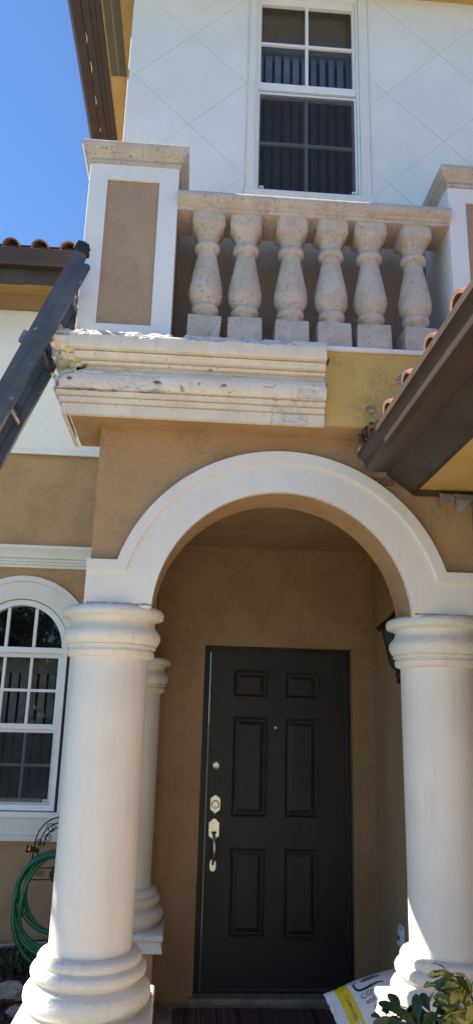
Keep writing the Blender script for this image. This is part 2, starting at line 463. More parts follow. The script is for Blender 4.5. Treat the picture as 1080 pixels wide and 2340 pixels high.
# ------------------------------------------------------------------ columns
def column(cx, cyy, dz, name='column', zb=-EYE):
    c = part(MB().lathe(cx, cyy, [(.1685, -.95 + dz), (.1685, .25 + dz)], 56), name, 'column', smooth=40)
    cap = [(.165, .232), (.184, .236), (.192, .243), (.194, .262), (.188, .268), (.188, .274), (.199, .277), (.201, .286), (.197, .290), (.204, .294), (.212, .306), (.218, .322), (.217, .338), (.208, .354), (.196, .366), (.189, .378), (.187, .390), (.191, .400), (.203, .406), (.216, .409), (.226, .413), (.229, .424), (.229, .438), (.222, .449), (.208, .456), (.16, .459)]
    MB().lathe(cx, cyy, [(r, z + dz) for r, z in cap], 64).build('capital', 'cast', c, smooth=50)
    base = [(.166, -.926), (.184, -.928), (.201, -.934), (.209, -.945), (.210, -.962), (.206, -.968), (.212, -.972), (.225, -.978), (.232, -.990), (.232, -1.004), (.224, -1.016), (.208, -1.022), (.206, -1.031), (.218, -1.036), (.240, -1.046), (.251, -1.062), (.254, -1.084), (.249, -1.105), (.234, -1.121), (.222, -1.127), (.222, -1.14)]
    MB().lathe(cx, cyy, [(r, z + dz) for r, z in base], 64).build('column_base', 'cast', c, smooth=50)
    MB().rings(cx - .25, cx + .25, cyy - .25, cyy + .25, [(-.01, -1.135 + dz), (.006, -1.139 + dz), (.013, -1.147 + dz), (.014, -1.165 + dz), (.008, -1.176 + dz), (.002, -1.18 + dz), (.001, -1.188 + dz), (.009, -1.225 + dz), (.012, -1.236 + dz), (.006, -1.24 + dz)]).build('plinth', 'cast', c, smooth=35)
    MB().box(cx - .21, cx + .21, cyy - .21, cyy + .21, zb, -1.238 + dz).build('pedestal', 'tan', c, bevel=.006)
    return c
for cx, cyy, dz, lb in [(-.346, 3.4, 0, 'front left column with sunlit moulded base'), (1.152, 3.4, 0, 'front right column behind the leafy plants'), (-.338, 5.05, -.1, 'rear half hidden column against the door wall')]:
    column(cx, cyy, dz)['label'] = lb

# ------------------------------------------------------------------ upper floor wall with scored diamonds
YW = 3.554
uw = part(MB().plate([[(-.49, 1.20), (4.0, 1.20), (4.0, 4.60), (-.49, 4.60)], [(.255, 2.885), (.255, 4.38), (.885, 4.38), (.885, 2.885)]], XZ, YW, YW + .14), 'upper_wall', 'tan_skylit')
MB().plate([[(-.495, 2.70), (4.0, 2.70), (4.0, 4.45), (-.495, 4.45)], [(.255, 2.885), (.255, 4.38), (.885, 4.38), (.885, 2.885)]], XZ, YW - .012, YW - .001).build('groove_backing', 'groove', uw)
diamonds(uw, -.50, .205, 2.705, 4.45, -.465, 3.648, .335, .329, YW - .0146, YW - .0125)
diamonds(uw, .945, 2.0, 2.705, 4.45, 1.05, 3.655, .335, .327, YW - .0146, YW - .0125)
part(MB().box(-.49, -.35, YW + .142, 9.0, 1.20, 4.60), 'upper_side_wall', 'white')

# upper window
def mullioned(parent, x0, x1, z0, z1, y, nx, nz, w, mat, yd=.018):
    for i in range(1, nx):
        x = x0 + (x1 - x0) * i / nx
        MB().box(x - w / 2, x + w / 2, y, y + yd, z0, z1).build('mullion', mat, parent, bevel=.002, seg=1)
    for j in range(1, nz):
        z = z0 + (z1 - z0) * j / nz
        for i in range(nx):
            xa = x0 + (x1 - x0) * i / nx + (w / 2 + .0005 if i else 0); xb = x0 + (x1 - x0) * (i + 1) / nx - (w / 2 + .0005 if i < nx - 1 else 0)
            MB().box(xa, xb, y, y + yd, z - w / 2, z + w / 2).build('mullion', mat, parent, bevel=.002, seg=1)
def sash(parent, x0, x1, z0, z1, y, nx, nz, st, bt, tp, w, mat='vinyl', mmat=None, yd=.03):
    """frame outer x0..x1,z0..z1; stile, bottom, top widths; panes between mullions"""
    MB().plate([rect(x0, x1, z0, z1), rect(x0 + st, x1 - st, z0 + bt, z1 - tp)[::-1]], XZ, y, y + yd).build('sash_frame', mat, parent, bevel=.002, seg=1)
    ax0, ax1, az0, az1 = x0 + st, x1 - st, z0 + bt, z1 - tp
    mullioned(parent, ax0, ax1, az0, az1, y + .006, nx, nz, w, mmat or mat)
    for i in range(nx):
        for j in range(nz):
            xa = ax0 + (ax1 - ax0) * i / nx; xb = ax0 + (ax1 - ax0) * (i + 1) / nx
            za = az0 + (az1 - az0) * j / nz; zb = az0 + (az1 - az0) * (j + 1) / nz
            MB().box(xa, xb, y + .0255, y + .0285, za, zb).build('pane', 'glass', parent)
def blinds(parent, x0, x1, z0, z1, y, n, val=.2, seed=1):
    r = random.Random(seed)
    for i in range(n):
        x = x0 + (x1 - x0) * (i + .5) / n; w = (x1 - x0) / n * .72
        a = math.radians(r.uniform(8, 30)); d = Vector((math.cos(a), math.sin(a), 0)) * w / 2; t = Vector((-d.y, d.x, 0)).normalized() * .001
        p0 = Vector((x, y + .02, 0))
        mbx = MB(); q = [p0 - d - t, p0 + d - t, p0 + d + t, p0 - d + t]
        mbx.loft([[(p.x, p.y, z0) for p in q], [(p.x, p.y, z1 - val) for p in q]])
        mbx.build('blind_slat', 'blind', parent)
    MB().box(x0, x1, y + .0, y + .06, z1 - val, z1).build('blind_valance', 'blindband', parent)
win = part(MB().plate([[(.213, 2.862), (.938, 2.862), (.938, 4.46), (.213, 4.46)], [(.258, 2.895), (.258, 4.37), (.882, 4.37), (.882, 2.895)]], XZ, YW - .028, YW + .03), 'upper_window', 'trim', bevel=.003)
MB().box(.205, .945, YW - .045, YW - .0285, 2.84, 2.885).build('window_sill', 'trim', win, bevel=.003)
MB().plate([rect(.2585, .8815, 2.8955, 4.3695), rect(.272, .868, 2.91, 4.352)[::-1]], XZ, YW - .012, YW + .06).build('window_frame', 'vinyl', win, bevel=.002, seg=1)
sash(win, .2725, .8675, 3.640, 4.3515, YW + .012, 2, 2, .016, .052, .05, .019)
sash(win, .2725, .8675, 2.911, 3.639, YW + .030, 2, 2, .020, .03, .03, .02, 'vinyl', 'screenrail')
MB().plate([rect(.2740, .8660, 2.9115, 3.612), rect(.285, .855, 2.923, 3.600)[::-1]], XZ, YW + .006, YW + .014).build('screen_frame', 'vinyl', win)
MB().box(.285, .855, YW + .0095, YW + .0105, 2.923, 3.600).build('insect_screen', 'screen', win)
for x in (.292, .830):
    MB().plate([rect(x, x + .024, 2.914, 2.940), rect(x + .006, x + .018, 2.920, 2.934)[::-1]], XZ, YW - .002, YW + .005).build('screen_tab', 'vinyl', win)
blinds(win, .262, .878, 2.88, 4.36, YW + .085, 11, .36, 4)
MB().box(.2, .95, YW + .30, YW + .32, 2.7, 4.5).build('dark_room_sheet', 'dark_room', win)  # dark sheet in place of an unlit room behind the glass

# ------------------------------------------------------------------ balcony
slab = part(MB().box(-.583, 1.80, 3.115, YW - .022, 1.298, 1.675), 'balcony_slab', 'yellow', bevel=.003)
# tan soffit skin under the slab
MB().box(-.578, 1.75, 3.121, YW - .03, 1.291, 1.2975).build('balcony_soffit', 'tan', slab)
MB().box(.578, 1.80, 3.100, 3.30, 1.6755, 1.699).build('ledge_strip', 'trim', slab, bevel=.003)
MB().box(-.583, .5775, 3.112, YW - .022, 1.6755, 1.694).build('ledge_top', 'trim', slab)
# peeling moulding: swept profile with worn relief
PROF = [(1.700, .0), (1.698, .022), (1.692, .046), (1.680, .066), (1.662, .080), (1.640, .088), (1.615, .090), (1.590, .089), (1.581, .086), (1.5805, .050), (1.5755, .050), (1.574, .062), (1.556, .060), (1.545, .058), (1.5445, .027), (1.5395, .027), (1.538, .036), (1.524, .034), (1.5235, .012), (1.510, .016), (1.496, .034), (1.480, .052), (1.458, .064), (1.434, .067), (1.412, .064), (1.402, .060), (1.397, .056), (1.3965, .031), (1.3915, .031), (1.390, .040), (1.370, .040), (1.3695, .018), (1.3645, .018), (1.3635, .026), (1.342, .026), (1.3415, .006), (1.3370, .006), (1.336, .013), (1.310, .013), (1.288, .012), (1.286, -.010)]
def prof_fine(k=3):
    out = []
    for i in range(len(PROF) - 1):
        (z0, o0), (z1, o1) = PROF[i], PROF[i + 1]
        n = max(1, int(max(abs(z1 - z0), abs(o1 - o0)) / .006))
        for j in range(n): t = j / n; out.append((z0 + (z1 - z0) * t, o0 + (o1 - o0) * t))
    return out + [PROF[-1]]
def moulding():
    P = prof_fine(); m = len(P); NF, NS = 230, 50
    vs, cols = [], []
    def worn(p, s, zz, o, corner):
        n1 = noise.noise((p.x * 7, p.y * 7, zz * 9)); n2 = noise.noise((p.x * 26, p.y * 26, zz * 30 + 7)); n3 = noise.noise((p.x * 3.1 + 9, p.y * 3.1, 4))
        chip = foam = dark = 0.; d = 0.; dzz = 0.
        # flaked strip along the top roll
        edge = 1.648 + .022 * noise.noise((s * 9, 2.2, 0)) + .012 * noise.noise((s * 37, 5, 0))
        lim = .30 + .15 * n3
        if zz > edge and s < .42 + .1 * n2: chip = 1; d += .004 + .0015 * n2
        if abs(zz - edge) < .005 and s < .43: dark = .8 * max(0, n2 + .45)
        # flaked strip on the lower roll, left third and two islands on the right
        e2 = 1.478 + .010 * noise.noise((s * 11, 8, 0)); e3 = 1.395 + .018 * noise.noise((s * 8, 12, 0))
        if e3 < zz < e2 and (s < -.17 + .06 * n2): chip = 1; d += .004 + .0015 * n2
        if (abs(zz - e2) < .004 or abs(zz - e3) < .005) and s < -.15: dark = max(dark, .7 * max(0, n2 + .4))
        if zz < 1.45 and zz > 1.40 and s > .22 and n1 > -.05 and s < .56: chip = max(chip, 1.); d += .006
        if zz < 1.40 and s > .33 and s < .5 and n2 > .0: chip = max(chip, .9); d += .004
        # breaks at the outer corner
        c = max(0., 1 - corner / .17)
        if c > 0:
            d += c * c * (.05 * abs(n1) + .03 * abs(n2)) * (1.2 if zz > 1.40 else .12); chip = max(chip, min(1, c * 1.4 * (.6 + n1)))
            if .02 < corner < .09 and 1.46 < zz < 1.60 and n1 + n2 > -.15: foam = .9; d += .02
        # ragged top
        if zz > 1.655: dzz -= max(0, noise.noise((s * 14, 3, 1)) - .05) * .05 + (abs(n2) * .012 if s < .42 else .002)
        # pock marks
        pk = noise.noise((p.x * 19 + 3, p.y * 19, zz * 24))
        if pk > .58 and zz > 1.40: dark = max(dark, min(1, (pk - .58) * 7)); d += .004
        d += .0006 * n2
        return d, dzz, max(0, min(1, chip)), foam, dark
    rows = []
    # side return from the wall to the corner, then the front run
    for i in range(NS + 1):
        t = i / NS; row = []
        for z, o in P:
            y = YW - .022 + (3.105 - o - (YW - .022)) * t
            p = Vector((-.600 - o, y, z)); s = -.62 - (1 - t) * .4
            d, dz, a, b, c = worn(p, s, z, o, abs(y - (3.105 - o)))
            row.append(((p.x + d, p.y + (d if t > .97 else 0), z + dz), (a, b, c, 1)))
        rows.append(row)
    for i in range(1, NF + 1):
        t = i / NF; row = []
        for z, o in P:
            x0 = -.600 - o; xe = .575 + .006 * noise.noise((z * 40, 3, 3)) + .004 * noise.noise((z * 130, 1, 1))
            x = x0 + (xe - x0) * t; p = Vector((x, 3.105 - o, z))
            d, dz, a, b, c = worn(p, x, z, o, abs(x - x0))
            if o - d < -.010: d = o + .010
            row.append(((x + (d if t < .03 else 0), p.y + d, z + dz), (a, b, c, 1)))
        rows.append(row)
    for row in rows:
        for v, c in row: vs.append(v); cols.append(c)
    fs = [(j * m + i, (j + 1) * m + i, (j + 1) * m + i + 1, j * m + i + 1) for j in range(len(rows) - 1) for i in range(m - 1)]
    last = (len(rows) - 1) * m
    fs.append(tuple(range(last, last + m)))
    me = bpy.data.meshes.new('moulding'); me.from_pydata(vs, [], fs); me.update()
    ca = me.color_attributes.new('chip', 'FLOAT_COLOR', 'POINT')
    for i, c in enumerate(cols): ca.data[i].color = c
    bm = bmesh.new(); bm.from_mesh(me); bmesh.ops.recalc_face_normals(bm, faces=bm.faces); bm.to_mesh(me); bm.free()
    return me
mo = put('moulding', moulding(), 'mould', slab, smooth=24); mo['label'] = 'peeling white moulding broken off at its right end'
# crumbs of cement and foam on the broken corner
M['rubble'] = plain('pale_broken_cement', (.60, .56, .50), .9, var=.25, scale=40, b=.008)
def shard(mbx, c, r, seed):
    rr = random.Random(seed); pts = []
    for k in range(16):
        v = Vector((rr.gauss(0, 1), rr.gauss(0, 1), rr.gauss(0, 1))).normalized() * r * rr.uniform(.45, 1.1); pts.append(Vector(c) + Vector((v.x, v.y * .7, v.z * 1.1)))
    bm = bmesh.new()
    for q in pts: bm.verts.new(q)
    bmesh.ops.convex_hull(bm, input=bm.verts); bmesh.ops.delete(bm, geom=[v for v in bm.verts if not v.link_faces], context='VERTS')
    bm.verts.index_update(); mbx.add([v.co for v in bm.verts], [[v.index for v in f.verts] for f in bm.faces]); bm.free()
rs = random.Random(77)
for i in range(20):
    t_ = rs.random(); x = -.665 + rs.uniform(0, .13) ** 1.0 * (1 if i % 3 else .4); z = rs.choice([1.69, 1.68, 1.655, 1.62, 1.585, 1.55, 1.45]) + rs.uniform(-.012, .012); y = 3.045 + rs.uniform(-.005, .05)
    if z < 1.64: x = -.672 + rs.uniform(0, .03) + (1.64 - z) * .08
    b_ = MB(); shard(b_, (x, y, z), rs.uniform(.010, .024), i); b_.build('broken_cement', 'rubble', slab)
# round adhesive dabs and a rust mark on the bare strip
M['dab'] = plain('grey_adhesive_dab', (.42, .34, .22), .9, var=.55, scale=70, b=.01)
M['dab2'] = plain('speckled_grey_adhesive', (.40, .38, .36), .9, var=.75, scale=90, b=.012)
for x, z, r, mt in [(.794, 1.385, .022, 'dab'), (.949, 1.548, .026, 'dab2')]:
    b_ = MB(); b_.loft([[(x + rr * (1 + .06 * noise.noise((math.cos(a) * 2, math.sin(a) * 2, x))) * math.cos(a), yy, z + rr * math.sin(a)) for a in [2 * math.pi * k / 22 for k in range(22)]] for rr, yy in [(r, 3.114), (r, 3.108), (r * .86, 3.104), (r * .78, 3.1075), (r * .2, 3.109)]])
    b_.build('adhesive_dab', mt, slab, smooth=40)
M['rust'] = plain('rust_stain', (.20, .10, .055), .9, var=.5, scale=60, b=.006)
for x, z, rx, rz in [(.592, 1.625, .013, .022), (.585, 1.50, .008, .018)]:
    b_ = MB(); lump(b_, (x, 3.1145, z), 1, x * 31, 9, (rx, .004, rz)); b_.build('rust_patch', 'rust', slab, smooth=40)

# pillars
def pillar(x0, x1, lb, caplen=YW - .022):
    p = part(MB().box(x0 + .004, x1, 3.166, YW - .022, 1.695, 2.70), 'balcony_pillar', 'tan_skylit', bevel=.004)
    p['label'] = lb
    MB().plate([rect(x0, x1 - .001, 1.700, 2.695), [(x0 + .092, 1.778), (x0 + .092, 2.588), (x1 - .098, 2.588), (x1 - .098, 1.778)]], XZ, 3.150, 3.1655).build('panel_frame', 'white', p, bevel=.003)
    MB().box(x0 - .003, x0 + .003, 3.168, YW - .022, 1.70, 2.69).build('side_face', 'white', p)
    MB().rings(x0 + .004, x1 - .004, 3.154, YW - .020, [(-.02, 2.672), (.010, 2.674), (.013, 2.692), (.006, 2.697), (.016, 2.703), (.020, 2.722), (.027, 2.728), (.040, 2.738), (.047, 2.752), (.049, 2.768), (.045, 2.782), (.034, 2.792), (.0, 2.796)]).build('pillar_cap', 'cast_old', p, smooth=40, bevel=0)
    return p
pillar(-.595, -.147, 'left balcony pillar with recessed tan panel')
pillar(1.237, 1.685, 'right balcony pillar cut by the picture edge')
# hand rail
rp = [(3.15, 2.437), (3.148, 2.452), (3.138, 2.456), (3.136, 2.468), (3.124, 2.474), (3.113, 2.486), (3.110, 2.502), (3.113, 2.517), (3.122, 2.528), (3.14, 2.533), (3.36, 2.533), (3.36, 2.437)]
rail = part(MB(), 'balcony_rail', 'cast_old') if False else None
mbr = MB(); mbr.sweep(rp, -.149, 1.239, YZ)
rail = part(mbr, 'balcony_rail', 'cast_old', smooth=40)
# balusters
BCX = [.0045, .214, .4265, .6345, .8445, 1.0565]
def baluster_mesh(seed=0):
    b = MB(); h = .081
    b.rings(-h, h, -h, h, [(-.002, 1.702), (.0, 1.708), (.002, 1.735), (0, 1.85), (-.006, 1.858), (-.03, 1.8605)])
    prof = [(.060, 1.856), (.053, 1.862), (.049, 1.876), (.051, 1.890), (.056, 1.896), (.064, 1.902), (.068, 1.914), (.067, 1.928), (.060, 1.938), (.056, 1.942), (.062, 1.95), (.073, 1.965), (.081, 1.985), (.0845, 2.010), (.083, 2.035), (.078, 2.065), (.066, 2.13), (.054, 2.195), (.046, 2.238), (.047, 2.243), (.057, 2.247), (.064, 2.256), (.066, 2.270), (.062, 2.283), (.054, 2.291), (.049, 2.294), (.050, 2.306), (.056, 2.325)]
    b.lathe(0, 0, prof, 28)
    # flaring square-to-round neck into the top block
    def sq(hh, k, z):
        out = []
        for i in range(28):
            a = 2 * math.pi * i / 28; c, s_ = math.cos(a), math.sin(a); q = 1 / max(abs(c), abs(s_))
            r = hh * (1 + (q - 1) * k); out.append((r * c, r * s_, z))
        return out
    b.loft([sq(.049, 0, 2.300), sq(.053, .1, 2.325), sq(.062, .35, 2.350), sq(.074, .75, 2.366), sq(.080, .97, 2.374), sq(.081, .98, 2.385), sq(.081, .98, 2.438)])
    for i, v in enumerate(b.v):
        w = Vector(v) + Vector((seed * 3.1, 0, seed)); n = noise.noise(w * 28) * .022 + noise.noise(w * 9) * .030
        c = noise.noise(w * 17 + Vector((5, 5, 5))); n -= max(0, c - .42) * .35
        b.v[i] = (v[0] * (1 + n), v[1] * (1 + n), v[2] + .002 * noise.noise(w * 11))
    return b.mesh('baluster')
for i, x in enumerate(BCX):
    o = put('baluster', baluster_mesh(i + 1), 'cast_old', rail, smooth=42)
    o.location = (x, 3.235, 0); o.rotation_euler = (0, math.radians([.15, -.25, .2, .1, -.2, .25][i]) , math.radians([1.5, -2, 0, 1.5, -2.5, 2][i]))

# ------------------------------------------------------------------ upper roof with left eave
roof = part(MB().box(-.90, 4.2, 3.26, 9.4, 4.475, 4.60), 'upper_roof', 'brown2')
MB().loft([[(-.90, 3.26, 4.601), (4.2, 3.26, 4.601), (4.2, 9.4, 4.601), (-.90, 9.4, 4.601)], [(1.2, 5.2, 5.5), (2.2, 5.2, 5.5), (2.2, 7.2, 5.5), (1.2, 7.2, 5.5)]]).build('roof_slope', 'terra', roof)
MB().box(-.735, 4.1, 3.28, 9.3, 4.40, 4.4745).build('soffit', 'soffit', roof)
for (a, b_, z0) in [(-.775, -.7355, 4.385), (-.815, -.7755, 4.405), (-.868, -.8155, 4.395)]:
    MB().box(a, b_, 3.27, 9.35, z0, 4.4745).build('fascia_board', 'brown2', roof, bevel=.003)
gp = [(-.869, 4.39), (-.93, 4.385), (-.948, 4.40), (-.950, 4.425), (-.963, 4.445), (-.967, 4.50), (-.955, 4.503), (-.869, 4.50)]
b_ = MB(); b_.sweep([(x, z) for x, z in gp], 3.24, 9.4, XZ); b_.build('gutter', 'brown', roof, smooth=30)
MB().box(-.724, -.614, 3.30, 4.29, 4.3945, 4.3995).build('soffit_vent', 'vent', roof)
MB().box(-.672, -.668, 3.30, 4.285, 4.3925, 4.394).build('vent_rib', 'soffit', roof)
# pale bent drips on the fascia seam
M['drip'] = plain('dried_paint_drip', (.55, .52, .48), .7)
for y0, y1, x in [(3.95, 4.03, -.862), (4.18, 4.27, -.858), (4.47, 4.56, -.861), (4.78, 4.82, -.86)]:
    b_ = MB(); b_.tube([(x, y0, 4.389), (x + .004, (y0 + y1) / 2, 4.384), (x - .003, y1, 4.389)], [.002, .005, .002], 6); b_.build('paint_drip', 'drip', roof)

# ------------------------------------------------------------------ left wing
YL = 5.4
WX, WZ, WR = -1.2, .43, .345      # arched window opening centre and radius
op = [(WX + WR, -.655)] + arc(WX, WZ, WR, 0, 180, 36) + [(WX - WR, -.655)]
lw = part(MB().plate([[(-6, -EYE), (-.4, -EYE), (-.4, 3.355), (-6, 3.355)], op], XZ, YL, YL + .16), 'left_wing_wall', 'tan')
MB().box(-6, -.452, YL - .018, YL - .001, 1.89, 3.09).build('groove_backing', 'groove', lw)
diamonds(lw, -2.6, -.452, 1.925, 3.055, -1.08, 2.013, .335, .33, YL - .020, YL - .0185, .0035)
MB().box(-6, -.452, YL - .034, YL - .0185, 1.886, 1.920).build('panel_bottom_band', 'white', lw, bevel=.003)
MB().box(-6, -.452, YL - .034, YL - .0185, 3.060, 3.095).build('panel_top_band', 'white', lw, bevel=.003)
smp = [(YL, 1.17), (YL - .075, 1.165), (YL - .078, 1.145), (YL - .072, 1.135), (YL - .062, 1.118), (YL - .054, 1.095), (YL - .05, 1.075), (YL - .036, 1.072), (YL - .036, 1.052), (YL - .026, 1.05), (YL - .026, 1.032), (YL - .016, 1.03), (YL - .016, 1.010), (YL, 1.008)]
b_ = MB(); b_.sweep(smp, -6, -.452, YZ); b_.build('string_moulding', 'trim', lw, smooth=30)
# arched trim around the window
tr_o = [(WX + .515, .39)] + arc(WX, WZ, .515, 0, 180, 44) + [(WX - .515, .39)]
tr_i = [(WX - WR - .003, .39)] + arc(WX, WZ, WR + .003, 180, 0, 44) + [(WX + WR + .003, .39)]
wt = MB().plate([tr_o + tr_i], XZ, YL - .028, YL - .0005).build('window_arch_trim', 'trim', lw, bevel=.003)
ri = [(WX - .475, .425)] + arc(WX, WZ, .475, 180, 0, 44) + [(WX + .475, .425)]
MB().plate([[(WX + .515, .425)] + arc(WX, WZ, .515, 0, 180, 44) + [(WX - .515, .425)] + ri], XZ, YL - .036, YL - .0285).build('window_arch_rim', 'trim', lw, bevel=.002, seg=1)
# arched window
aw = part(MB().plate([[(WX + WR - .002, -.65)] + arc(WX, WZ, WR - .002, 0, 180, 36) + [(WX - WR + .002, -.65)],
                      [(WX + .312, -.612), (WX - .312, -.612), (WX - .312, .395), (WX + .312, .395)], [(WX + .308, .435)] + arc(WX, .435, .298, 2, 178, 36) + [(WX - .308, .435)]], XZ, YL - .012, YL + .06), 'arched_window', 'vinyl', bevel=.003)
for sx in (-1, 1):
    MB().plate([[(WX + sx * .365, -.665), (WX + sx * .40, -.665), (WX + sx * .40, .385), (WX + sx * .365, .385)]], XZ, YL - .02, YL - .0005).build('jamb_trim', 'vinyl', aw, bevel=.002, seg=1)
    MB().box(min(WX + sx * .3465, WX + sx * .3645), max(WX + sx * .3465, WX + sx * .3645), YL - .006, YL - .0005, -.66, .385).build('painted_gap_shade', 'darkplug', aw)  # solid black strip paints the shade of the gap beside the jamb
for sx in (-1, 1):
    x = WX + sx * .098
    MB().box(x - .011, x + .011, YL + .004, YL + .024, .4355, .715).build('mullion', 'vinyl', aw, bevel=.002, seg=1)
MB().plate([[(WX + .308, .436)] + arc(WX, .436, .30, 2, 178, 36) + [(WX - .308, .436)]], XZ, YL + .028, YL + .031).build('pane', 'glass', aw)
sash(aw, WX - .3115, WX + .3115, -.125, .3945, YL + .004, 3, 2, .030, .036, .030, .020)
sash(aw, WX - .3115, WX + .3115, -.6115, -.126, YL + .020, 3, 2, .024, .036, .022, .018, 'vinyl', 'screenrail')
MB().box(WX - .29, WX + .29, YL + .0085, YL + .0095, -.60, -.15).build('insect_screen', 'screen', aw)
for x in (WX + .262, WX - .286):
    MB().plate([rect(x, x + .026, -.605, -.578), rect(x + .007, x + .019, -.598, -.585)[::-1]], XZ, YL - .002, YL + .006).build('screen_tab', 'vinyl', aw)
MB().box(WX - .42, WX + .42, YL - .045, YL - .0005, -.690, -.6555).build('window_sill', 'vinyl', aw, bevel=.004)
MB().box(-2.4, -.46, YL - .030, YL - .0005, -.80, -.6905).build('window_apron', 'trim', aw, bevel=.003)
MB().box(-2.4, -.46, YL - .042, YL - .0005, -.838, -.8005).build('apron_band', 'trim', aw, bevel=.004)
blinds(aw, WX - .33, WX + .33, -.64, .42, YL + .10, 10, .16, 9)
MB().box(WX - .5, WX + .5, YL + .40, YL + .42, -.8, 1.0).build('dark_room_sheet', 'dark_room', aw)  # dark sheet painted for the unlit room behind the arched window
# left eave
le = part(MB().box(-6, -.46, 4.97, 7.5, 3.36, 3.40), 'left_roof', 'brown2')
MB().box(-6, -.46, 5.0, YL - .001, 3.27, 3.3590).build('soffit', 'soffit', le)
MB().box(-6, -.46, 4.972, 4.9995, 3.108, 3.3595).build('fascia_board', 'brown2', le, bevel=.003)
MB().box(-6, -1.35, 4.962, 4.9715, 3.083, 3.215).build('fascia_board', 'brown2', le, bevel=.002)
gpl = [(4.971, 3.215), (4.90, 3.212), (4.885, 3.228), (4.882, 3.258), (4.868, 3.285), (4.860, 3.33), (4.866, 3.338), (4.875, 3.33), (4.971, 3.33)]
b_ = MB(); b_.sweep(gpl, -6, -.46, YZ); b_.build('gutter', 'brown', le, smooth=28)
def half_tile(r=.085, L=.40, th=.014, n=12, taper=.9):
    """barrel roof tile: mouth at origin, running along +X local"""
    b = MB(); loops = []
    for t, k in ((0, 1.), (1, taper)):
        lp = []
        for rr in (r * k, r * k - th):
            ang = [math.pi * i / n for i in range(n + 1)]
            if rr != r * k: ang = ang[::-1]
            lp += [(t * L, rr * math.cos(a), rr * math.sin(a)) for a in ang]
        loops.append(lp)
    b.loft(loops); return b.mesh('roof_tile')
tile_me = half_tile()
def place_tile(parent, loc, rz, slope, s=1., jit=0.):
    o = put('roof_tile', tile_me, 'terra', parent, smooth=35)
    o.rotation_euler = (RNG.uniform(-jit, jit), -slope, rz + RNG.uniform(-jit, jit)); o.location = loc; o.scale = (s, s, s)
    return o
for i in range(-4, 22):
    for c in range(3):
        place_tile(le, (-1.031 - .2145 * i, 4.90 + c * .33, 3.352 + c * .33 * .36 + .01), math.pi / 2, math.radians(20), .80, .02)
MB().loft([[(-6, 4.93, 3.401), (-.46, 4.93, 3.401), (-.46, 8, 3.401), (-6, 8, 3.401)], [(-6, 4.94, 3.405), (-.46, 4.94, 3.405), (-.46, 8, 4.5), (-6, 8, 4.5)]]).build('roof_deck', 'terra', le)

# ------------------------------------------------------------------ garage roof at the right
GX, GZ = .745, 1.178
gr_ = part(MB().loft([[(.89, -.3, 1.16), (3.2, -.3, 2.0), (3.2, -.3, 1.93), (.89, -.3, 1.10)], [(.89, 3.105, 1.16), (3.2, 3.105, 2.0), (3.2, 3.105, 1.93), (.89, 3.105, 1.10)]]), 'garage_roof', 'terra')
gpr = [(.744, 1.170), (.744, 1.178), (.752, 1.180), (.756, 1.172), (.757, 1.158), (.768, 1.150), (.776, 1.140), (.777, 1.128), (.776, 1.115), (.781, 1.104), (.790, 1.098), (.792, 1.092), (.886, 1.098), (.886, 1.185), (.880, 1.185), (.880, 1.104), (.797, 1.100), (.792, 1.106), (.787, 1.112), (.784, 1.13), (.782, 1.146), (.772, 1.158), (.764, 1.163), (.762, 1.178), (.756, 1.188), (.744, 1.186)]
gpr = [(.740, 1.186), (.741, 1.160), (.752, 1.155), (.764, 1.146), (.770, 1.134), (.7715, 1.120), (.776, 1.108), (.787, 1.099), (.796, 1.094), (.886, 1.099), (.886, 1.186), (.881, 1.186), (.881, 1.104), (.799, 1.099), (.790, 1.104), (.781, 1.112), (.777, 1.122), (.776, 1.136), (.769, 1.150), (.755, 1.160), (.746, 1.163), (.746, 1.186)]
b_ = MB(); b_.sweep(gpr, -.3, 3.15, XZ); b_.build('gutter', 'brown', gr_, smooth=30)
b_ = MB(); b_.sweep([(.742, 1.184), (.743, 1.161), (.754, 1.156), (.766, 1.147), (.772, 1.134), (.7735, 1.120), (.778, 1.109), (.789, 1.1005), (.797, 1.0955), (.885, 1.1), (.885, 1.184)], 3.148, 3.153, XZ); b_.build('gutter_end_cap', 'brown', gr_)
# inclined fascia, its lower edge set back under the eave
b_ = MB(); b_.sweep([(.8875, 1.10), (.8875, 1.15), (.925, 1.15), (1.028, 1.026), (.996, 1.020)], -.3, 3.205, XZ); b_.build('fascia_board', 'brown2', gr_, bevel=.003)
MB().box(1.028, 1.301, -.3, 3.206, 1.040, 1.055).build('soffit', 'soffit', gr_)
b_ = MB(); b_.sweep([(1.0, 1.020), (1.03, 1.040), (1.30, 1.040), (1.30, 1.016), (1.02, 1.010)], 3.2065, 3.2215, XZ); b_.build('end_board', 'brown2', gr_)
# bent sheet-metal flashing hanging below the soffit
M['sheet'] = plain('grey_sheet_metal', (.22, .215, .195), .5, .3, .2, 20)
for pts, y in [([(1.118, 1.012), (1.186, 1.010), (1.192, .982), (1.160, .965), (1.135, .944), (1.124, .958)], 3.15), ([(1.206, 1.010), (1.298, 1.012), (1.290, .985), (1.245, .952), (1.222, .932), (1.210, .95)], 3.17)]:
    b_ = MB(); n = len(pts)
    b_.loft([[(x, y + (1.02 - z) * .35 + .02 * ((x * 37) % 1), z) for x, z in pts], [(x, y + .003 + (1.02 - z) * .35 + .02 * ((x * 37) % 1), z) for x, z in pts]])
    b_.build('metal_flashing', 'sheet', gr_)
b_ = MB(); b_.loft([[(1.185, 3.16, 1.012), (1.3, 3.175, 1.012), (1.3, 3.175, .992), (1.2, 3.16, .984)], [(1.185, 3.163, 1.012), (1.3, 3.178, 1.012), (1.3, 3.178, .992), (1.2, 3.163, .984)]]); b_.build('metal_flashing', 'sheet', gr_)
# barrel tiles along the eave
for c in range(4):
    for i in range(13):
        y = 2.93 - .262 * i
        place_tile(gr_, (.764 + c * .33, y, 1.158 + c * .33 * .37), 0, math.radians(20), .88, .03)
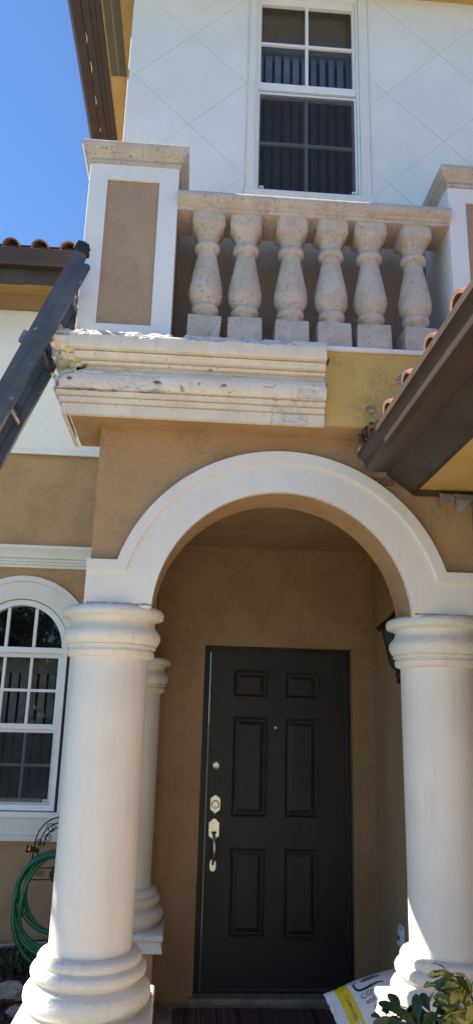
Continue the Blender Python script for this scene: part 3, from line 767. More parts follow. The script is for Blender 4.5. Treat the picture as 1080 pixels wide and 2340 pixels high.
# broken tile ends and mortar where the eave meets the wall
rs = random.Random(5)
for i in range(22):
    f = rs.random(); x = .722 + f * .085 + rs.uniform(-.008, .008); z = 1.195 + f * .10 + rs.uniform(-.02, .02); y = 3.06 + rs.uniform(-.03, .05)
    b_ = MB(); shard(b_, (x, y, z), rs.uniform(.012, .026), 40 + i); b_.build('mortar', 'mortar', gr_)
M['patch'] = plain('pink_grey_scratch_coat', (.26, .165, .125), .95, var=.35, scale=30, b=.006)
pts = [(.78, 1.10), (.90, 1.10), (.935, 1.085), (.93, 1.068), (.885, 1.060), (.855, 1.035), (.83, 1.038), (.805, 1.07)]
b_ = MB(); b_.plate([pts], XZ, YF - .006, YF - .0005); b_.build('scratch_coat_patch', 'patch', pw)
M['pale'] = plain('pale_plaster_chip', (.55, .55, .52), .9, var=.4, scale=50, b=.008)
b_ = MB(); shard(b_, (.752, 3.165, 1.208), .019, 4); b_.build('plaster_chip', 'pale', gr_)

# ------------------------------------------------------------------ front door
YD = 5.283
fr = part(MB().plate([[(DX0 + .001, DZ0 - .01), (DX0 + .001, DZ1 - .001), (DX1 - .001, DZ1 - .001), (DX1 - .001, DZ0 - .01), (1.113, DZ0 - .01), (1.113, .436), (.160, .436), (.160, DZ0 - .01)]], XZ, YD - .020, YD + .06), 'door_frame', 'frame', bevel=.004)
MB().plate([[(.1395, DZ0), (.1395, .455), (1.129, .455), (1.129, DZ0), (1.120, DZ0), (1.120, .446), (.1485, .446), (.1485, DZ0)]], XZ, YD - .026, YD - .0205).build('frame_bead', 'frame', fr, bevel=.002, seg=1)
MB().box(DX0 + .002, DX1 - .002, YD - .03, YD + .05, DZ0 - .014, DZ0 - .0005).build('threshold', 'frame', fr)
MB().box(.1605, .1625, YD - .010, YD - .004, DZ0, .432).build('weather_strip', 'outl', fr)
PAN = [(.327, .569, .128, .314), (.690, .930, .128, .308), (.329, .572, -.651, -.003), (.688, .928, -.651, -.006), (.333, .567, -1.372, -.841), (.690, .922, -1.385, -.841)]
holes = [[(a, c), (a, d), (b, d), (b, c)] for a, b, c, d in PAN]
door = part(MB().plate([rect(.165, 1.110, DZ0 + .004, .433)] + holes, XZ, YD, YD + .012), 'front_door', 'door')
MB().box(.165, 1.110, YD + .0125, YD + .045, DZ0 + .004, .433).build('door_core', 'door', door)
for a, b, c, d in PAN:
    def rr(i, y): return [(a + i, y, c + i), (b - i, y, c + i), (b - i, y, d - i), (a + i, y, d - i)]
    m_ = MB(); m_.loft([rr(.0, YD - .005), rr(.006, YD - .007), rr(.012, YD - .003), rr(.018, YD + .0095), rr(.026, YD + .0105), rr(.052, YD - .0005), rr(.056, YD - .001)], caps=False)
    k = len(m_.v); m_.f.append((k - 4, k - 3, k - 2, k - 1))
    m_.build('door_panel', 'door', door)
def escutcheon(pts, x, z, y0, y1, name, parent, mat='brass', bev=.002):
    return MB().plate([[(x + a, z + b) for a, b in pts]], XZ, y0, y1).build(name, mat, parent, bevel=bev)
def disc(x, z, r, y0, y1, name, mat, parent, n=24):
    b = MB(); b.loft([[(x + q * math.cos(2 * math.pi * k / n), y, z + q * math.sin(2 * math.pi * k / n)) for k in range(n)] for q, y in ((r, y1), (r, y0 + .003), (r * .86, y0))])
    return b.build(name, mat, parent, smooth=40)
d1 = disc(.224, -.324, .026, YD - .014, YD, 'deadbolt', 'brass', door); disc(.224, -.324, .018, YD - .0165, YD - .0142, 'lock_cylinder', 'brass', d1); disc(.224, -.333, .0045, YD - .0185, YD - .0166, 'keyhole', 'darkplug', d1)
orn = [(-.033, -.035), (-.02, -.045), (-.013, -.05), (0, -.062), (.013, -.05), (.02, -.045), (.033, -.035), (.034, .035), (.02, .046), (.012, .053), (0, .058), (-.012, .053), (-.02, .046), (-.034, .035)]
d2 = escutcheon(orn, .226, -.572, YD - .010, YD - .0002, 'deadbolt', door); disc(.226, -.574, .0265, YD - .0122, YD - .0102, 'lock_ring', 'darkplug', d2); disc(.226, -.574, .0235, YD - .018, YD - .0124, 'lock_cylinder', 'brass', d2); disc(.226, -.582, .0045, YD - .020, YD - .0181, 'keyhole', 'darkplug', d2)
orn2 = [(-.035, -.05), (-.022, -.058), (-.014, -.07), (0, -.062), (.014, -.07), (.022, -.058), (.035, -.05), (.036, .035), (.024, .043), (.014, .055), (0, .062), (-.014, .055), (-.024, .043), (-.036, .035)]
h = escutcheon(orn2, .222, -.722, YD - .010, YD - .0002, 'door_handle', door)
b_ = MB(); b_.tube([(.222, YD - .012, -.752), (.224, YD - .045, -.778), (.226, YD - .060, -.815), (.227, YD - .058, -.86), (.225, YD - .045, -.905), (.222, YD - .02, -.935), (.222, YD - .004, -.945)], [.008, .011, .0125, .0125, .010, .008, .008], 12); b_.build('handle_grip', 'brass', h, smooth=50)
b_ = MB(); b_.plate([[(.204, -.745), (.212, -.757), (.222, -.763), (.232, -.757), (.240, -.745)]], XZ, YD - .034, YD - .0105); b_.build('thumb_latch', 'darkplug', h, bevel=.002)
orn3 = [(-.021, -.02), (-.013, -.031), (0, -.038), (.013, -.031), (.021, -.02), (.021, .024), (.012, .036), (0, .04), (-.012, .036), (-.021, .024)]
escutcheon(orn3, .221, -.951, YD - .009, YD - .0002, 'handle_foot', door)
disc(.626, -.07, .008, YD - .006, YD, 'peephole', 'brass', door, 14)
for z in (.20, -.58, -1.33):
    b_ = MB(); b_.tube([(1.1115, YD - .006, z - .05), (1.1115, YD - .006, z + .05)], .007, 10); b_.build('door_hinge', 'frame', door, smooth=40)

# ------------------------------------------------------------------ wall lantern
def to_world(o):   # top-level things are built eye-relative
    o.location.z += EYE; return o
L = to_world(empty('wall_lantern', (1.302, 3.99, .365))); tag(L, 'black coach lantern with glass panes on the porch wall beside the right column', 'lantern')
def lp(mbx, name, mat, **k): return mbx.build(name, mat, L, **k)
M['lglass'] = glass('lantern_glass', .35, .25)
cxl, n6 = -.165, 6
def hexr(r, z, rot=.2): return [(cxl + r * math.cos(rot + 2 * math.pi * k / n6), r * math.sin(rot + 2 * math.pi * k / n6), z) for k in range(n6)]
lp(MB().loft([hexr(.052, -.07), hexr(.04, -.09), hexr(.02, -.105), hexr(.013, -.12)]), 'bottom_cup', 'blackmetal', bevel=.002)
lp(MB().lathe(cxl, 0, [(.002, -.175), (.012, -.172), (.015, -.166), (.009, -.158), (.008, -.150), (.015, -.14), (.019, -.128), (.017, -.118), (.01, -.112)], 14), 'finial', 'blackmetal', smooth=40)
for k in range(n6):
    a0 = hexr(.05, -.07)[k]; a1 = hexr(.092, .115)[k]; c0 = hexr(.05, -.07)[(k + 1) % 6]; c1 = hexr(.092, .115)[(k + 1) % 6]
    b_ = MB(); b_.tube([a0, a1], .0055, 6); lp(b_, 'cage_bar', 'blackmetal')
    q = [Vector(p) for p in (a0, c0, c1, a1)]; c = sum(q, Vector()) / 4; q = [c + (p - c) * .96 for p in q]; nn = (c - Vector((cxl, 0, c.z))).normalized() * .002
    b_ = MB(); b_.loft([[p - nn for p in q], [p for p in q]]); lp(b_, 'lantern_pane', 'lglass')
lp(MB().loft([hexr(.092, .115), hexr(.128, .112), hexr(.124, .122), hexr(.075, .16), hexr(.03, .20), hexr(.02, .215)]), 'lantern_roof', 'blackmetal', bevel=.002)
lp(MB().lathe(cxl, 0, [(.002, .255), (.012, .25), (.015, .24), (.008, .228), (.016, .218), (.02, .21)], 14), 'top_finial', 'blackmetal', smooth=40)
b_ = MB(); b_.tube([(-.004, 0, .10), (-.05, 0, .19), (-.09, 0, .25), (-.13, 0, .27), (cxl, 0, .25)], .008, 8); lp(b_, 'arm', 'blackmetal', smooth=40)
lp(MB().box(-.016, -.001, -.05, .05, -.02, .20), 'back_plate', 'blackmetal', bevel=.006)

# ------------------------------------------------------------------ outlet cover
O = to_world(empty('outlet_cover', (1.302, 4.66, -1.20))); tag(O, 'grey weatherproof outlet cover low on the porch wall beside the right column', 'outlet')
M['outlet'] = plain('grey_weathered_metal', (.62, .66, .69), .45, .0, .15, 30)
b_ = MB(); b_.plate([[(-.055, -.05), (-.04, -.072), (.042, -.072), (.055, -.055), (.055, .045), (.042, .06), (-.042, .06), (-.055, .048)]], YZ, -.006, -.001); b_.build('back_plate', 'outlet', O, bevel=.002)
b_ = MB(); b_.loft([[(-.0065, -.045, -.055), (-.0065, .045, -.055), (-.0065, .045, .045), (-.0065, -.045, .045)], [(-.024, -.038, -.05), (-.024, .038, -.05), (-.020, .038, .04), (-.020, -.038, .04)]]); b_.build('flip_lid', 'outlet', O, bevel=.004)
b_ = MB(); b_.box(-.027, -.0245, -.012, .012, -.018, .006); b_.build('lid_latch', 'darkplug', O)

# ------------------------------------------------------------------ extension ladder leaning on the balcony corner
M['ladder'] = plain('dark_blue_grey_ladder_paint', (.095, .105, .125), .35, .35, .22, 7, .0005)
def scuffed():
    t = NT('scuffed_ladder_rail'); p = t.pos()
    f = t.ramp(t.noise(t.scaled(p, (1, 1, 1)), 26, 5, .75), .64, .69)
    g2 = t.noise(p, 6, 4, .6)
    c = t.mix(t.ramp(g2, .3, .7), (.060, .064, .074), (.095, .100, .112))
    c = t.mix(t.math('MULTIPLY', f, .8), c, (.55, .56, .57))
    t.col(c); t.rough(.42); t.spec(.5)
    return t.m
M['ladder'] = scuffed()
M['alu'] = plain('worn_aluminium', (.24, .235, .23), .38, .8, .2, 20)
A0 = Vector((-.593, 3.0, 2.092)); A1 = Vector((-.848, 3.0, 1.433))
ld = (A0 - A1).normalized()                     # up along the ladder
perp = Vector((ld.z, 0, -ld.x))                 # in-plane, toward lower right
zfoot = -EYE
tfoot = (zfoot - A0.z) / ld.z
LAD = empty('extension_ladder', (A0.x + ld.x * tfoot, 3.18, 0)); tag(LAD, 'grey extension ladder with black rubber tips leaning on the broken balcony corner', 'ladder')
LAD_OFF = Vector((LAD.location.x, LAD.location.y, -EYE))
def lpart(mbx, name, mat, **k):
    mbx.v = [tuple(Vector(v) - LAD_OFF) for v in mbx.v]; return mbx.build(name, mat, LAD, **k)
LY = Vector((0, 1, 0)); Llen = -tfoot
def rail_pair(y, off, t0, t1, wd, name):
    """channel rail: web facing the side with flanges"""
    c = A0 + ld * ((t0 + t1) / 2) + perp * (off + wd / 2); c.y = y
    b = MB(); b.obox(c, perp, LY, ld, wd / 2, .002, (t1 - t0) / 2)
    for s_ in (-1, 1):
        cc = c + perp * (s_ * (wd / 2 - .002)) + LY * .0135
        b.obox(cc, perp, LY, ld, .0022, .0115, (t1 - t0) / 2)
    return lpart(b, name, 'ladder')
for yy in (3.0, 3.21):
    flip = 1
    rail_pair(yy, .0, -Llen * .55, -.012, .060, 'fly_rail')
    rail_pair(yy - .006 if yy < 3.2 else yy + .006, .052, -Llen, -.080, .050, 'base_rail')
    # rounded rubber end cap with ribs
    b_ = MB(); prof = [(-.006, -.03), (-.006, .004), (.004, .016), (.02, .020), (.036, .018), (.05, .008), (.062, -.008), (.067, -.03)]
    lo = []
    for dy in (-.012, -.008, .032, .036):
        k = .93 if dy in (-.012, .036) else 1.
        lo.append([tuple(A0 + perp * (.031 + (a - .031) * k) + ld * (b * k) + Vector((0, yy - 3.0 + dy, 0))) for a, b in prof])
    b_.loft(lo); cap = lpart(b_, 'rubber_cap', 'rubber', bevel=.002)
    for a in (.003, .015, .027, .039, .05):
        bb = MB(); cc = A0 + perp * a + ld * (.012 - abs(a - .024) * .25); cc.y = yy + .012
        bb.obox(cc, perp, LY, ld, .0035, .025, .012); lpart(bb, 'cap_rib', 'rubber', bevel=.0015)
for i in range(14):
    t = -.17 - i * .305
    if t < -Llen + .1: break
    for off, base in ((.030, 0), (.077, .07)):
        if base == 0 and t < -Llen * .55: continue
        c = A0 + ld * (t - base) + perp * off; c.y = 3.11
        b_ = MB(); b_.obox(c, perp, LY, ld, .015, .098, .012); lpart(b_, 'rung', 'alu', bevel=.006)
for t in (-.52, -.95):
    b_ = MB(); c = A0 + ld * t + perp * -.012; c.y = 3.02; b_.obox(c, perp, LY, ld, .014, .014, .03); lpart(b_, 'rung_lock', 'alu', bevel=.005)

# ------------------------------------------------------------------ hose stand and hose
HS = to_world(empty('hose_stand', (-.76, 4.98, bedz(-.76, 4.98)))); tag(HS, 'black wrought iron hose stand with scrollwork by the wall behind the left column', 'hose stand')
hz = HS.location.z - EYE
def hpart(pts, r, name, n=6, cl=False):
    b = MB(); b.tube([Vector(p) - Vector((-.76, 4.98, hz)) for p in pts], r, n, cl); return b.build(name, 'blackmetal', HS, smooth=50)
cX = -.735
def archp(r, z0, y, n=18, sq=1.): return [(cX + r * math.cos(math.pi * k / n), y, z0 + r * sq * math.sin(math.pi * k / n)) for k in range(n + 1)]
for r, z0 in ((.155, -.80), (.125, -.80), (.10, -.80)): hpart(archp(r, z0, 4.98, 18, 1.08), .0045, 'arch_bar')
for sx in (-1, 1):
    hpart([(cX + sx * .155, 4.98, -.80), (cX + sx * .17, 4.97, -1.0), (cX + sx * .20, 4.955, -1.25), (cX + sx * .215, 4.945, hz)], .0055, 'leg')
    for (sx0, sz0, rr_) in ((.062, -.70, .032), (.075, -.755, .026), (.125, -.78, .02)):
        pts = []
        for k in range(22):
            a = k * .52; q = rr_ * (1 - k / 26.)
            pts.append((cX + sx * (sx0 + q * math.cos(a)), 4.975, sz0 + q * math.sin(a)))
        hpart(pts, .0028, 'scroll', 5)
    hpart([(cX + sx * .13, 4.97, -.86), (cX + sx * .12, 4.90, -.875), (cX + sx * .115, 4.87, -.83)], .0045, 'hook')
    for q0 in (.09, .115):
        pts = [(cX + sx * (q0 + .018 * (1 - k / 18.) * math.cos(k * .6)), 4.965, -.955 + .018 * (1 - k / 18.) * math.sin(k * .6)) for k in range(15)]
        hpart(pts, .0022, 'scroll', 5)
for z, w in ((-.925, .165), (-.99, .17), (-1.32, .205)): hpart([(cX - w, 4.965, z), (cX, 4.96, z + .006), (cX + w, 4.965, z)], .0035, 'cross_bar')
b_ = MB()
for k in range(6):
    a = k * math.pi / 3; cc = Vector((cX + .03 * math.cos(a), 4.955, -.955 + .03 * math.sin(a))) - Vector((-.76, 4.98, hz))
    lump(b_, cc, .021, k, 7, (1, .3, 1))
b_.build('flower_medallion', 'blackmetal', HS, smooth=40)
t = NT('green_hose_vinyl'); t.col((.004, .115, .055)); t.rough(.32); M['hose'] = t.m
HO = to_world(empty('garden_hose', (-.77, 4.9, -1.30))); tag(HO, 'green garden hose coiled on the black iron stand', 'hose')
hpts = []
turns = 7; r2 = random.Random(5)
params = [(.205, .205, .0), (.225, .235, -.012), (.235, .275, -.004), (.222, .255, .012), (.24, .29, .004), (.19, .33, -.008), (.17, .22, .010)]
for k in range(turns * 40 + 1):
    f = k / 40.; i = min(int(f), turns - 1); j = min(i + 1, turns - 1); u = f - i
    ax = params[i][0] * (1 - u) + params[j][0] * u; bz = params[i][1] * (1 - u) + params[j][1] * u; dy = params[i][2] * (1 - u) + params[j][2] * u
    a = math.pi / 2 + f * 2 * math.pi
    zt = -.815 - .012 * (i % 3)
    hpts.append((cX + .0 + ax * math.cos(a), 4.885 + dy + .02 * math.sin(a * 2 + i), zt - bz + bz * math.sin(a)))
b_ = MB(); b_.tube([Vector(p) - Vector((-.77, 4.9, -1.30)) for p in hpts], .0125, 10); b_.build('hose_coil', 'hose', HO, smooth=60)
b_ = MB(); b_.tube([Vector(p) - Vector((-.77, 4.9, -1.30)) for p in [(-.84, 4.87, -.815), (-.87, 4.865, -.803), (-.89, 4.86, -.80)]], .013, 12); b_.build('hose_end', 'blackmetal', HO, smooth=50)
M['brassy'] = plain('yellow_brass', (.55, .38, .12), .35, .8)
b_ = MB(); b_.tube([Vector(p) - Vector((-.77, 4.9, -1.30)) for p in [(-.885, 4.86, -.80), (-.915, 4.855, -.798)]], .021, 14); b_.build('coupling', 'blackmetal', HO, smooth=40)
b_ = MB(); b_.tube([Vector(p) - Vector((-.77, 4.9, -1.30)) for p in [(-.893, 4.859, -.7995), (-.901, 4.858, -.799)]], .0222, 14); b_.build('brass_ring', 'brassy', HO, smooth=40)
b_ = MB(); b_.tube([(-1.9, 5.30, bedz(-1.9, 5.3) + .02), (-1.3, 5.28, -1.44), (-.9, 5.30, -1.425), (-.5, 5.31, -1.40)], .007, 7)
M['cable'] = plain('pale_cable', (.35, .33, .29), .6)
to_world(tag(b_.build('cable', 'cable', smooth=50), 'thin pale cable running along the foot of the tan wall', 'cable'))

# ------------------------------------------------------------------ doormat
def mat_mat():
    t = NT('striped_doormat_fibre'); p = t.pos()
    w = t.noise(t.scaled(p, (1, .0001, .0001)), 75, 2, .9)
    w2 = t.noise(t.scaled(p, (1, .0001, .0001)), 22, 1, .5)
    c = t.mix(t.ramp(w, .36, .5), (.045, .026, .025), (.11, .068, .058))
    c = t.mix(t.ramp(w, .60, .66, 0, .85), c, (.38, .33, .30))
    c = t.mix(t.ramp(w2, .56, .64, 0, .6), c, (.02, .014, .018))
    t.col(c); t.rough(.95); t.spec(.1); t.bump(t.noise(p, 300, 3, .6), .8, .004)
    return t.m
M['mat'] = mat_mat()
b_ = MB()
def rrect(x0, x1, y0, y1, r, z):
    out = []
    for cx_, cy_, a0 in ((x1 - r, y1 - r, 0), (x0 + r, y1 - r, 90), (x0 + r, y0 + r, 180), (x1 - r, y0 + r, 270)):
        out += [(cx_ + r * math.cos(math.radians(a0 + q * 15)), cy_ + r * math.sin(math.radians(a0 + q * 15)), z) for q in range(7)]
    return out
b_.loft([rrect(.0, .955, 4.45, 5.085, .04, -1.7195), rrect(.0, .955, 4.45, 5.085, .04, -1.708), rrect(.006, .949, 4.456, 5.079, .036, -1.704)])
to_world(tag(b_.build('doormat', 'mat', smooth=30), 'dark brown striped doormat on the porch floor before the door', 'doormat'))

# ------------------------------------------------------------------ compost bags
def bag_mat():
    t = NT('printed_plastic_bag'); uv = t.n('ShaderNodeUVMap'); sp_ = t.n('ShaderNodeSeparateXYZ'); t.l(uv.outputs[0], sp_.inputs[0])
    u = sp_.outputs[0]; p = t.pos()
    yb = t.math('MULTIPLY', t.ramp(u, .028, .031), t.ramp(u, .118, .121, 1, 0))
    c = t.mix(yb, (.72, .75, .80), (.80, .56, .010))
    wr = t.noise(p, 22, 4, .6, 1.0)
    t.col(c); t.rough(.30); t.spec(.5); t.bump(wr, .5, .012)
    return t.m
M['bag'] = bag_mat()
t = NT('bag_print_green'); t.col((.012, .06, .04)); t.rough(.35); M['pgreen'] = t.m
t = NT('bag_print_dark'); t.col((.03, .035, .05)); t.rough(.35); M['pdark'] = t.m
t = NT('bag_print_grey'); t.col((.16, .15, .15)); t.rough(.35); M['pgrey'] = t.m
t = NT('bag_print_yellow'); t.col((.75, .52, .015)); t.rough(.35); M['pyel'] = t.m
t = NT('bag_print_blue'); t.col((.28, .40, .55)); t.rough(.35); M['pblue'] = t.m
BW, BH, BT = .66, .42, .115
def bsurf(u, v, side=1, off=0.):
    a = 2 * u - 1; b = 2 * v - 1
    prof = max(0., (1 - abs(a) ** 3.2)) ** .55 * max(0., (1 - abs(b) ** 2.6)) ** .55
    wr = .005 * noise.noise((u * 7, v * 5, 3 * side)) + .0025 * noise.noise((u * 19, v * 13, side))
    sag = -.03 * a * a
    x = a * BW / 2 * (1 - .05 * (1 - abs(b)) * 0 - .03 * (1 - b * b)); y = b * BH / 2 * (1 - .05 * (1 - a * a) * 0)
    return Vector((x, y, side * (BT * prof + wr * prof * 1.5) + sag + off))
def make_bag(name, label, mw, printed=True):
    root = empty(name); root.matrix_world = mw; root.location.z += EYE
    tag(root, label, 'bag', 'garden soil bags beside the door')
    n1, n2 = 44, 30; vs = []; uvs = []; fs = []
    for side in (1, -1):
        k0 = len(vs)
        for j in range(n2 + 1):
            for i in range(n1 + 1): vs.append(bsurf(i / n1, j / n2, side)); uvs.append((i / n1, j / n2))
        for j in range(n2):
            for i in range(n1):
                k = k0 + j * (n1 + 1) + i; q = (k, k + 1, k + n1 + 2, k + n1 + 1); fs.append(q if side == 1 else q[::-1])
    me = bpy.data.meshes.new('bag_body'); me.from_pydata([tuple(v) for v in vs], [], fs)
    ul = me.uv_layers.new(name='UVMap')
    for lpz in me.loops: ul.data[lpz.index].uv = uvs[lpz.vertex_index]
    put('bag_body', me, 'bag', root, smooth=70)
    # crimped seams at both ends
    for e, sgn in ((0, -1), (1, 1)):
        b = MB(); lo = []
        for j in range(25):
            v = j / 24.; p = bsurf(e, v); f = .008 * math.sin(j * 2.3)
            lo.append([(p.x, p.y, p.z + .003), (p.x + sgn * .028, p.y, p.z + f + .0015), (p.x + sgn * .028, p.y, p.z + f - .0015), (p.x, p.y, p.z - .003)])
        b.loft(lo); b.build('seam', 'vinyl', root, smooth=60)
    if printed:
        def wrap(me2, name2, mat):
            for v in me2.vertices:
                u, w = v.co.x * .76, v.co.y; v.co = bsurf(u, w, 1, .0016)
            me2.materials.clear(); me2.materials.append(M[mat])
            o = bpy.data.objects.new(name2, me2); COL.objects.link(o); o.parent = root
        def text(s, u, v, size, mat, rot=0., sx=1.):
            cu = bpy.data.curves.new('t', 'FONT'); cu.body = s; cu.size = 1; cu.resolution_u = 3
            to = bpy.data.objects.new('t', cu); COL.objects.link(to)
            me2 = bpy.data.meshes.new_from_object(to.evaluated_get(bpy.context.evaluated_depsgraph_get()))
            bpy.data.objects.remove(to, do_unlink=True)
            bm = bmesh.new(); bm.from_mesh(me2); bmesh.ops.triangulate(bm, faces=bm.faces); bmesh.ops.subdivide_edges(bm, edges=[e for e in bm.edges if e.calc_length() > .15], cuts=2); bm.to_mesh(me2); bm.free()
            cr_, sr_ = math.cos(rot), math.sin(rot)
            for vv in me2.vertices:
                x, y = vv.co.x * size * sx, vv.co.y * size
                x, y = x * cr_ - y * sr_, x * sr_ + y * cr_
                vv.co = (u + x / BW, v + y / BH, 0)
            wrap(me2, 'printed_text', mat)
        def poly(pts, name2, mat):
            b = MB()
            cen = (sum(p[0] for p in pts) / len(pts), sum(p[1] for p in pts) / len(pts))
            rings = [[(cen[0] + (p[0] - cen[0]) * k, cen[1] + (p[1] - cen[1]) * k, 0) for p in pts] for k in (1, .75, .5, .25, .02)]
            b.loft(rings, caps=False); me2 = bpy.data.meshes.new(name2); me2.from_pydata(b.v, [], b.f); wrap(me2, name2, mat)
        def stroke(pts, w, name2, mat):
            vs2, fs2 = [], []
            for i, p in enumerate(pts):
                q = Vector(pts[min(i + 1, len(pts) - 1)]) - Vector(pts[max(i - 1, 0)]); q = Vector((-q.y / BH * BW, q.x)).normalized()
                ww = w * (.5 + 1.0 * math.sin(math.pi * i / (len(pts) - 1)))
                vs2 += [(p[0] + q.x * ww / BW, p[1] + q.y * ww / BH, 0), (p[0] - q.x * ww / BW, p[1] - q.y * ww / BH, 0)]
            fs2 = [(2 * i, 2 * i + 1, 2 * i + 3, 2 * i + 2) for i in range(len(pts) - 1)]
            me2 = bpy.data.meshes.new(name2); me2.from_pydata(vs2, [], fs2); wrap(me2, name2, mat)
        text('COW', .215, .63, .040, 'pdark', .06, 1.35); text('and', .235, .55, .034, 'pdark', .06, 1.35)
        text('COMPOSTED', .085, .80, .026, 'pdark', -math.pi / 2, .9)
        cur = [(.245, .90), (.215, .87), (.205, .82), (.225, .765), (.28, .745), (.35, .755), (.42, .765), (.50, .755)]
        def cat(P, n=8):
            out = []
            for i in range(len(P) - 1):
                a, b, c, d = P[max(i - 1, 0)], P[i], P[i + 1], P[min(i + 2, len(P) - 1)]
                for k in range(n):
                    t_ = k / n
                    out.append(tuple(.5 * (2 * b[q] + (c[q] - a[q]) * t_ + (2 * a[q] - 5 * b[q] + 4 * c[q] - d[q]) * t_ ** 2 + (3 * b[q] - a[q] - 3 * c[q] + d[q]) * t_ ** 3) for q in (0, 1)))
            return out + [P[-1]]
        stroke(cat(cur), .0055, 'printed_swoosh', 'pgreen')
        poly([(.28, .865), (.33, .90), (.42, .905), (.50, .885), (.50, .85), (.40, .845), (.31, .845)], 'printed_emblem', 'pgrey')
        for q in (((.285, .44), (.295, .505), (.44, .52), (.432, .508), (.302, .492), (.295, .44)), ((.285, .44), (.295, .44), (.43, .455), (.432, .468))):
            poly(q, 'printed_box', 'pgrey')
        poly([(.305, .462), (.311, .486), (.350, .490), (.345, .466)], 'printed_box', 'pgrey')
        poly([(.30, .30), (.295, .38), (.34, .41), (.40, .39), (.41, .30)], 'printed_flower', 'pyel')
        poly([(.085, .36), (.115, .365), (.13, .45), (.098, .445)], 'printed_photo_frame', 'vinyl')
        poly([(.090, .370), (.112, .374), (.125, .442), (.101, .438)], 'printed_photo', 'pblue')
    return root
def frame_mw(c, xa, na):
    xa = Vector(xa).normalized(); na = Vector(na); na = (na - xa * na.dot(xa)).normalized(); ya = na.cross(xa)
    return Matrix(((xa.x, ya.x, na.x, c[0]), (xa.y, ya.y, na.y, c[1]), (xa.z, ya.z, na.z, c[2]), (0, 0, 0, 1)))
make_bag('soil_bag', 'white and yellow bag of compost lettered COW slumped beside the door', frame_mw((1.165, 4.16, -1.405), (.95, .14, .17), (-.20, -.60, .77)))
make_bag('soil_bag', 'yellow ended bag lying underneath the lettered compost bag', frame_mw((1.19, 4.08, -1.63), (1, .04, .0), (0, -.10, 1)), False)

# ------------------------------------------------------------------ variegated umbrella-leaf shrubs
def leaf_mat(name, g, yv, amt):
    t = NT(name); tc = t.n('ShaderNodeTexCoord'); o = tc.outputs['Object']
    sp_ = t.n('ShaderNodeSeparateXYZ'); t.l(o, sp_.inputs[0])
    ax = t.math('ABSOLUTE', sp_.outputs[1], 0)
    info = t.n('ShaderNodeObjectInfo')
    wob = t.noise(t.pos(), 40, 3, .6)
    v = t.math('ADD', t.math('MULTIPLY', ax, 45), t.math('MULTIPLY', wob, 1.3))
    th = t.math('ADD', t.math('MULTIPLY', info.outputs['Random'], .9), amt)
    f = t.ramp(t.math('SUBTRACT', v, th), -.08, .08)
    f2 = t.math('SUBTRACT', 1, f)
    gc = t.mix(info.outputs['Random'], sc(g, .75), sc(g, 1.3))
    t.col(t.mix(f2, gc, yv)); t.rough(.35); t.spec(.5)
    t.b.inputs['Subsurface Weight'].default_value = 0
    # thin-leaf translucency
    trn = t.n('ShaderNodeBsdfTranslucent'); t.l(t.mix(f2, gc, yv), trn.inputs[0])
    mx = t.n('ShaderNodeMixShader'); mx.inputs[0].default_value = .25
    t.l(t.b.outputs[0], mx.inputs[1]); t.l(trn.outputs[0], mx.inputs[2]); t.l(mx.outputs[0], t.out.inputs[0])
    return t.m
M['leaf_dark'] = leaf_mat('glossy_dark_leaf', (.022, .065, .022), (.06, .12, .03), -.6)
M['leaf_var'] = leaf_mat('variegated_leaf', (.030, .075, .022), (.45, .40, .085), .5)
M['stem'] = plain('green_brown_stem', (.09, .10, .04), .6, var=.3, scale=30)
def leaf_mesh(L=.085, W=.036):
    b = MB(); st = [(0, .06), (.14, .35), (.35, .78), (.58, 1.), (.78, .88), (.92, .5), (1, .04)]
    vs = []
    for t_, w in st:
        x = t_ * L; d = -.020 * t_ * t_ * (L / .085)
        vs += [(x, -w * W / 2, d + .004 * w), (x, 0, d), (x, w * W / 2, d + .004 * w)]
    fs = []
    for i in range(len(st) - 1):
        for j in range(2): k = i * 3 + j; fs.append((k, k + 1, k + 4, k + 3))
    me = bpy.data.meshes.new('leaflet'); me.from_pydata(vs, [], fs); me.update(); return me
LEAF = {'leaf_dark': leaf_mesh(.060, .026), 'leaf_var': leaf_mesh(.050, .020)}
def shrub(base, tips, mat, label, seed, nl=(6, 8)):
    r = random.Random(seed)
    root = to_world(empty('umbrella_shrub', base)); tag(root, label, 'shrub', 'leafy shrubs in front of the right column')
    B = Vector(base)
    for (x, y, z, tilt, az, size) in tips:
        T = Vector((x, y, z)) - B
        mid = T * .55 + Vector((r.uniform(-.02, .02), r.uniform(-.02, .02), -.02))
        m_ = MB(); m_.tube([Vector((r.uniform(-.02, .02), r.uniform(-.02, .02), 0)), mid * .6, mid, T], [.008, .0065, .005, .003], 6); m_.build('stem', 'stem', root, smooth=50)
        n = r.randint(*nl)
        axis = Euler((0, tilt, az)).to_matrix()
        for k in range(n):
            a = 2 * math.pi * k / n + r.uniform(-.25, .25); drop = r.uniform(-.15, .55)
            R_ = axis @ Euler((r.uniform(-.35, .35), drop, 0)).to_matrix()
            R_ = axis @ Matrix.Rotation(a, 3, 'Z') @ Matrix.Rotation(drop, 3, 'Y') @ Matrix.Rotation(r.uniform(-.5, .5), 3, 'X')
            d = R_ @ Vector((1, 0, 0)); pet = .014
            o = put('leaflet', LEAF[mat], mat, root, smooth=60)
            s = size * r.uniform(.8, 1.15)
            o.matrix_local = Matrix.Translation(T + d * pet) @ R_.to_4x4() @ Matrix.Diagonal((s, s, s, 1))
            m2 = MB(); m2.tube([T, T + d * pet * 1.05], .0014, 4); m2.build('petiole', 'stem', root)
    return root
ti = lambda l: l
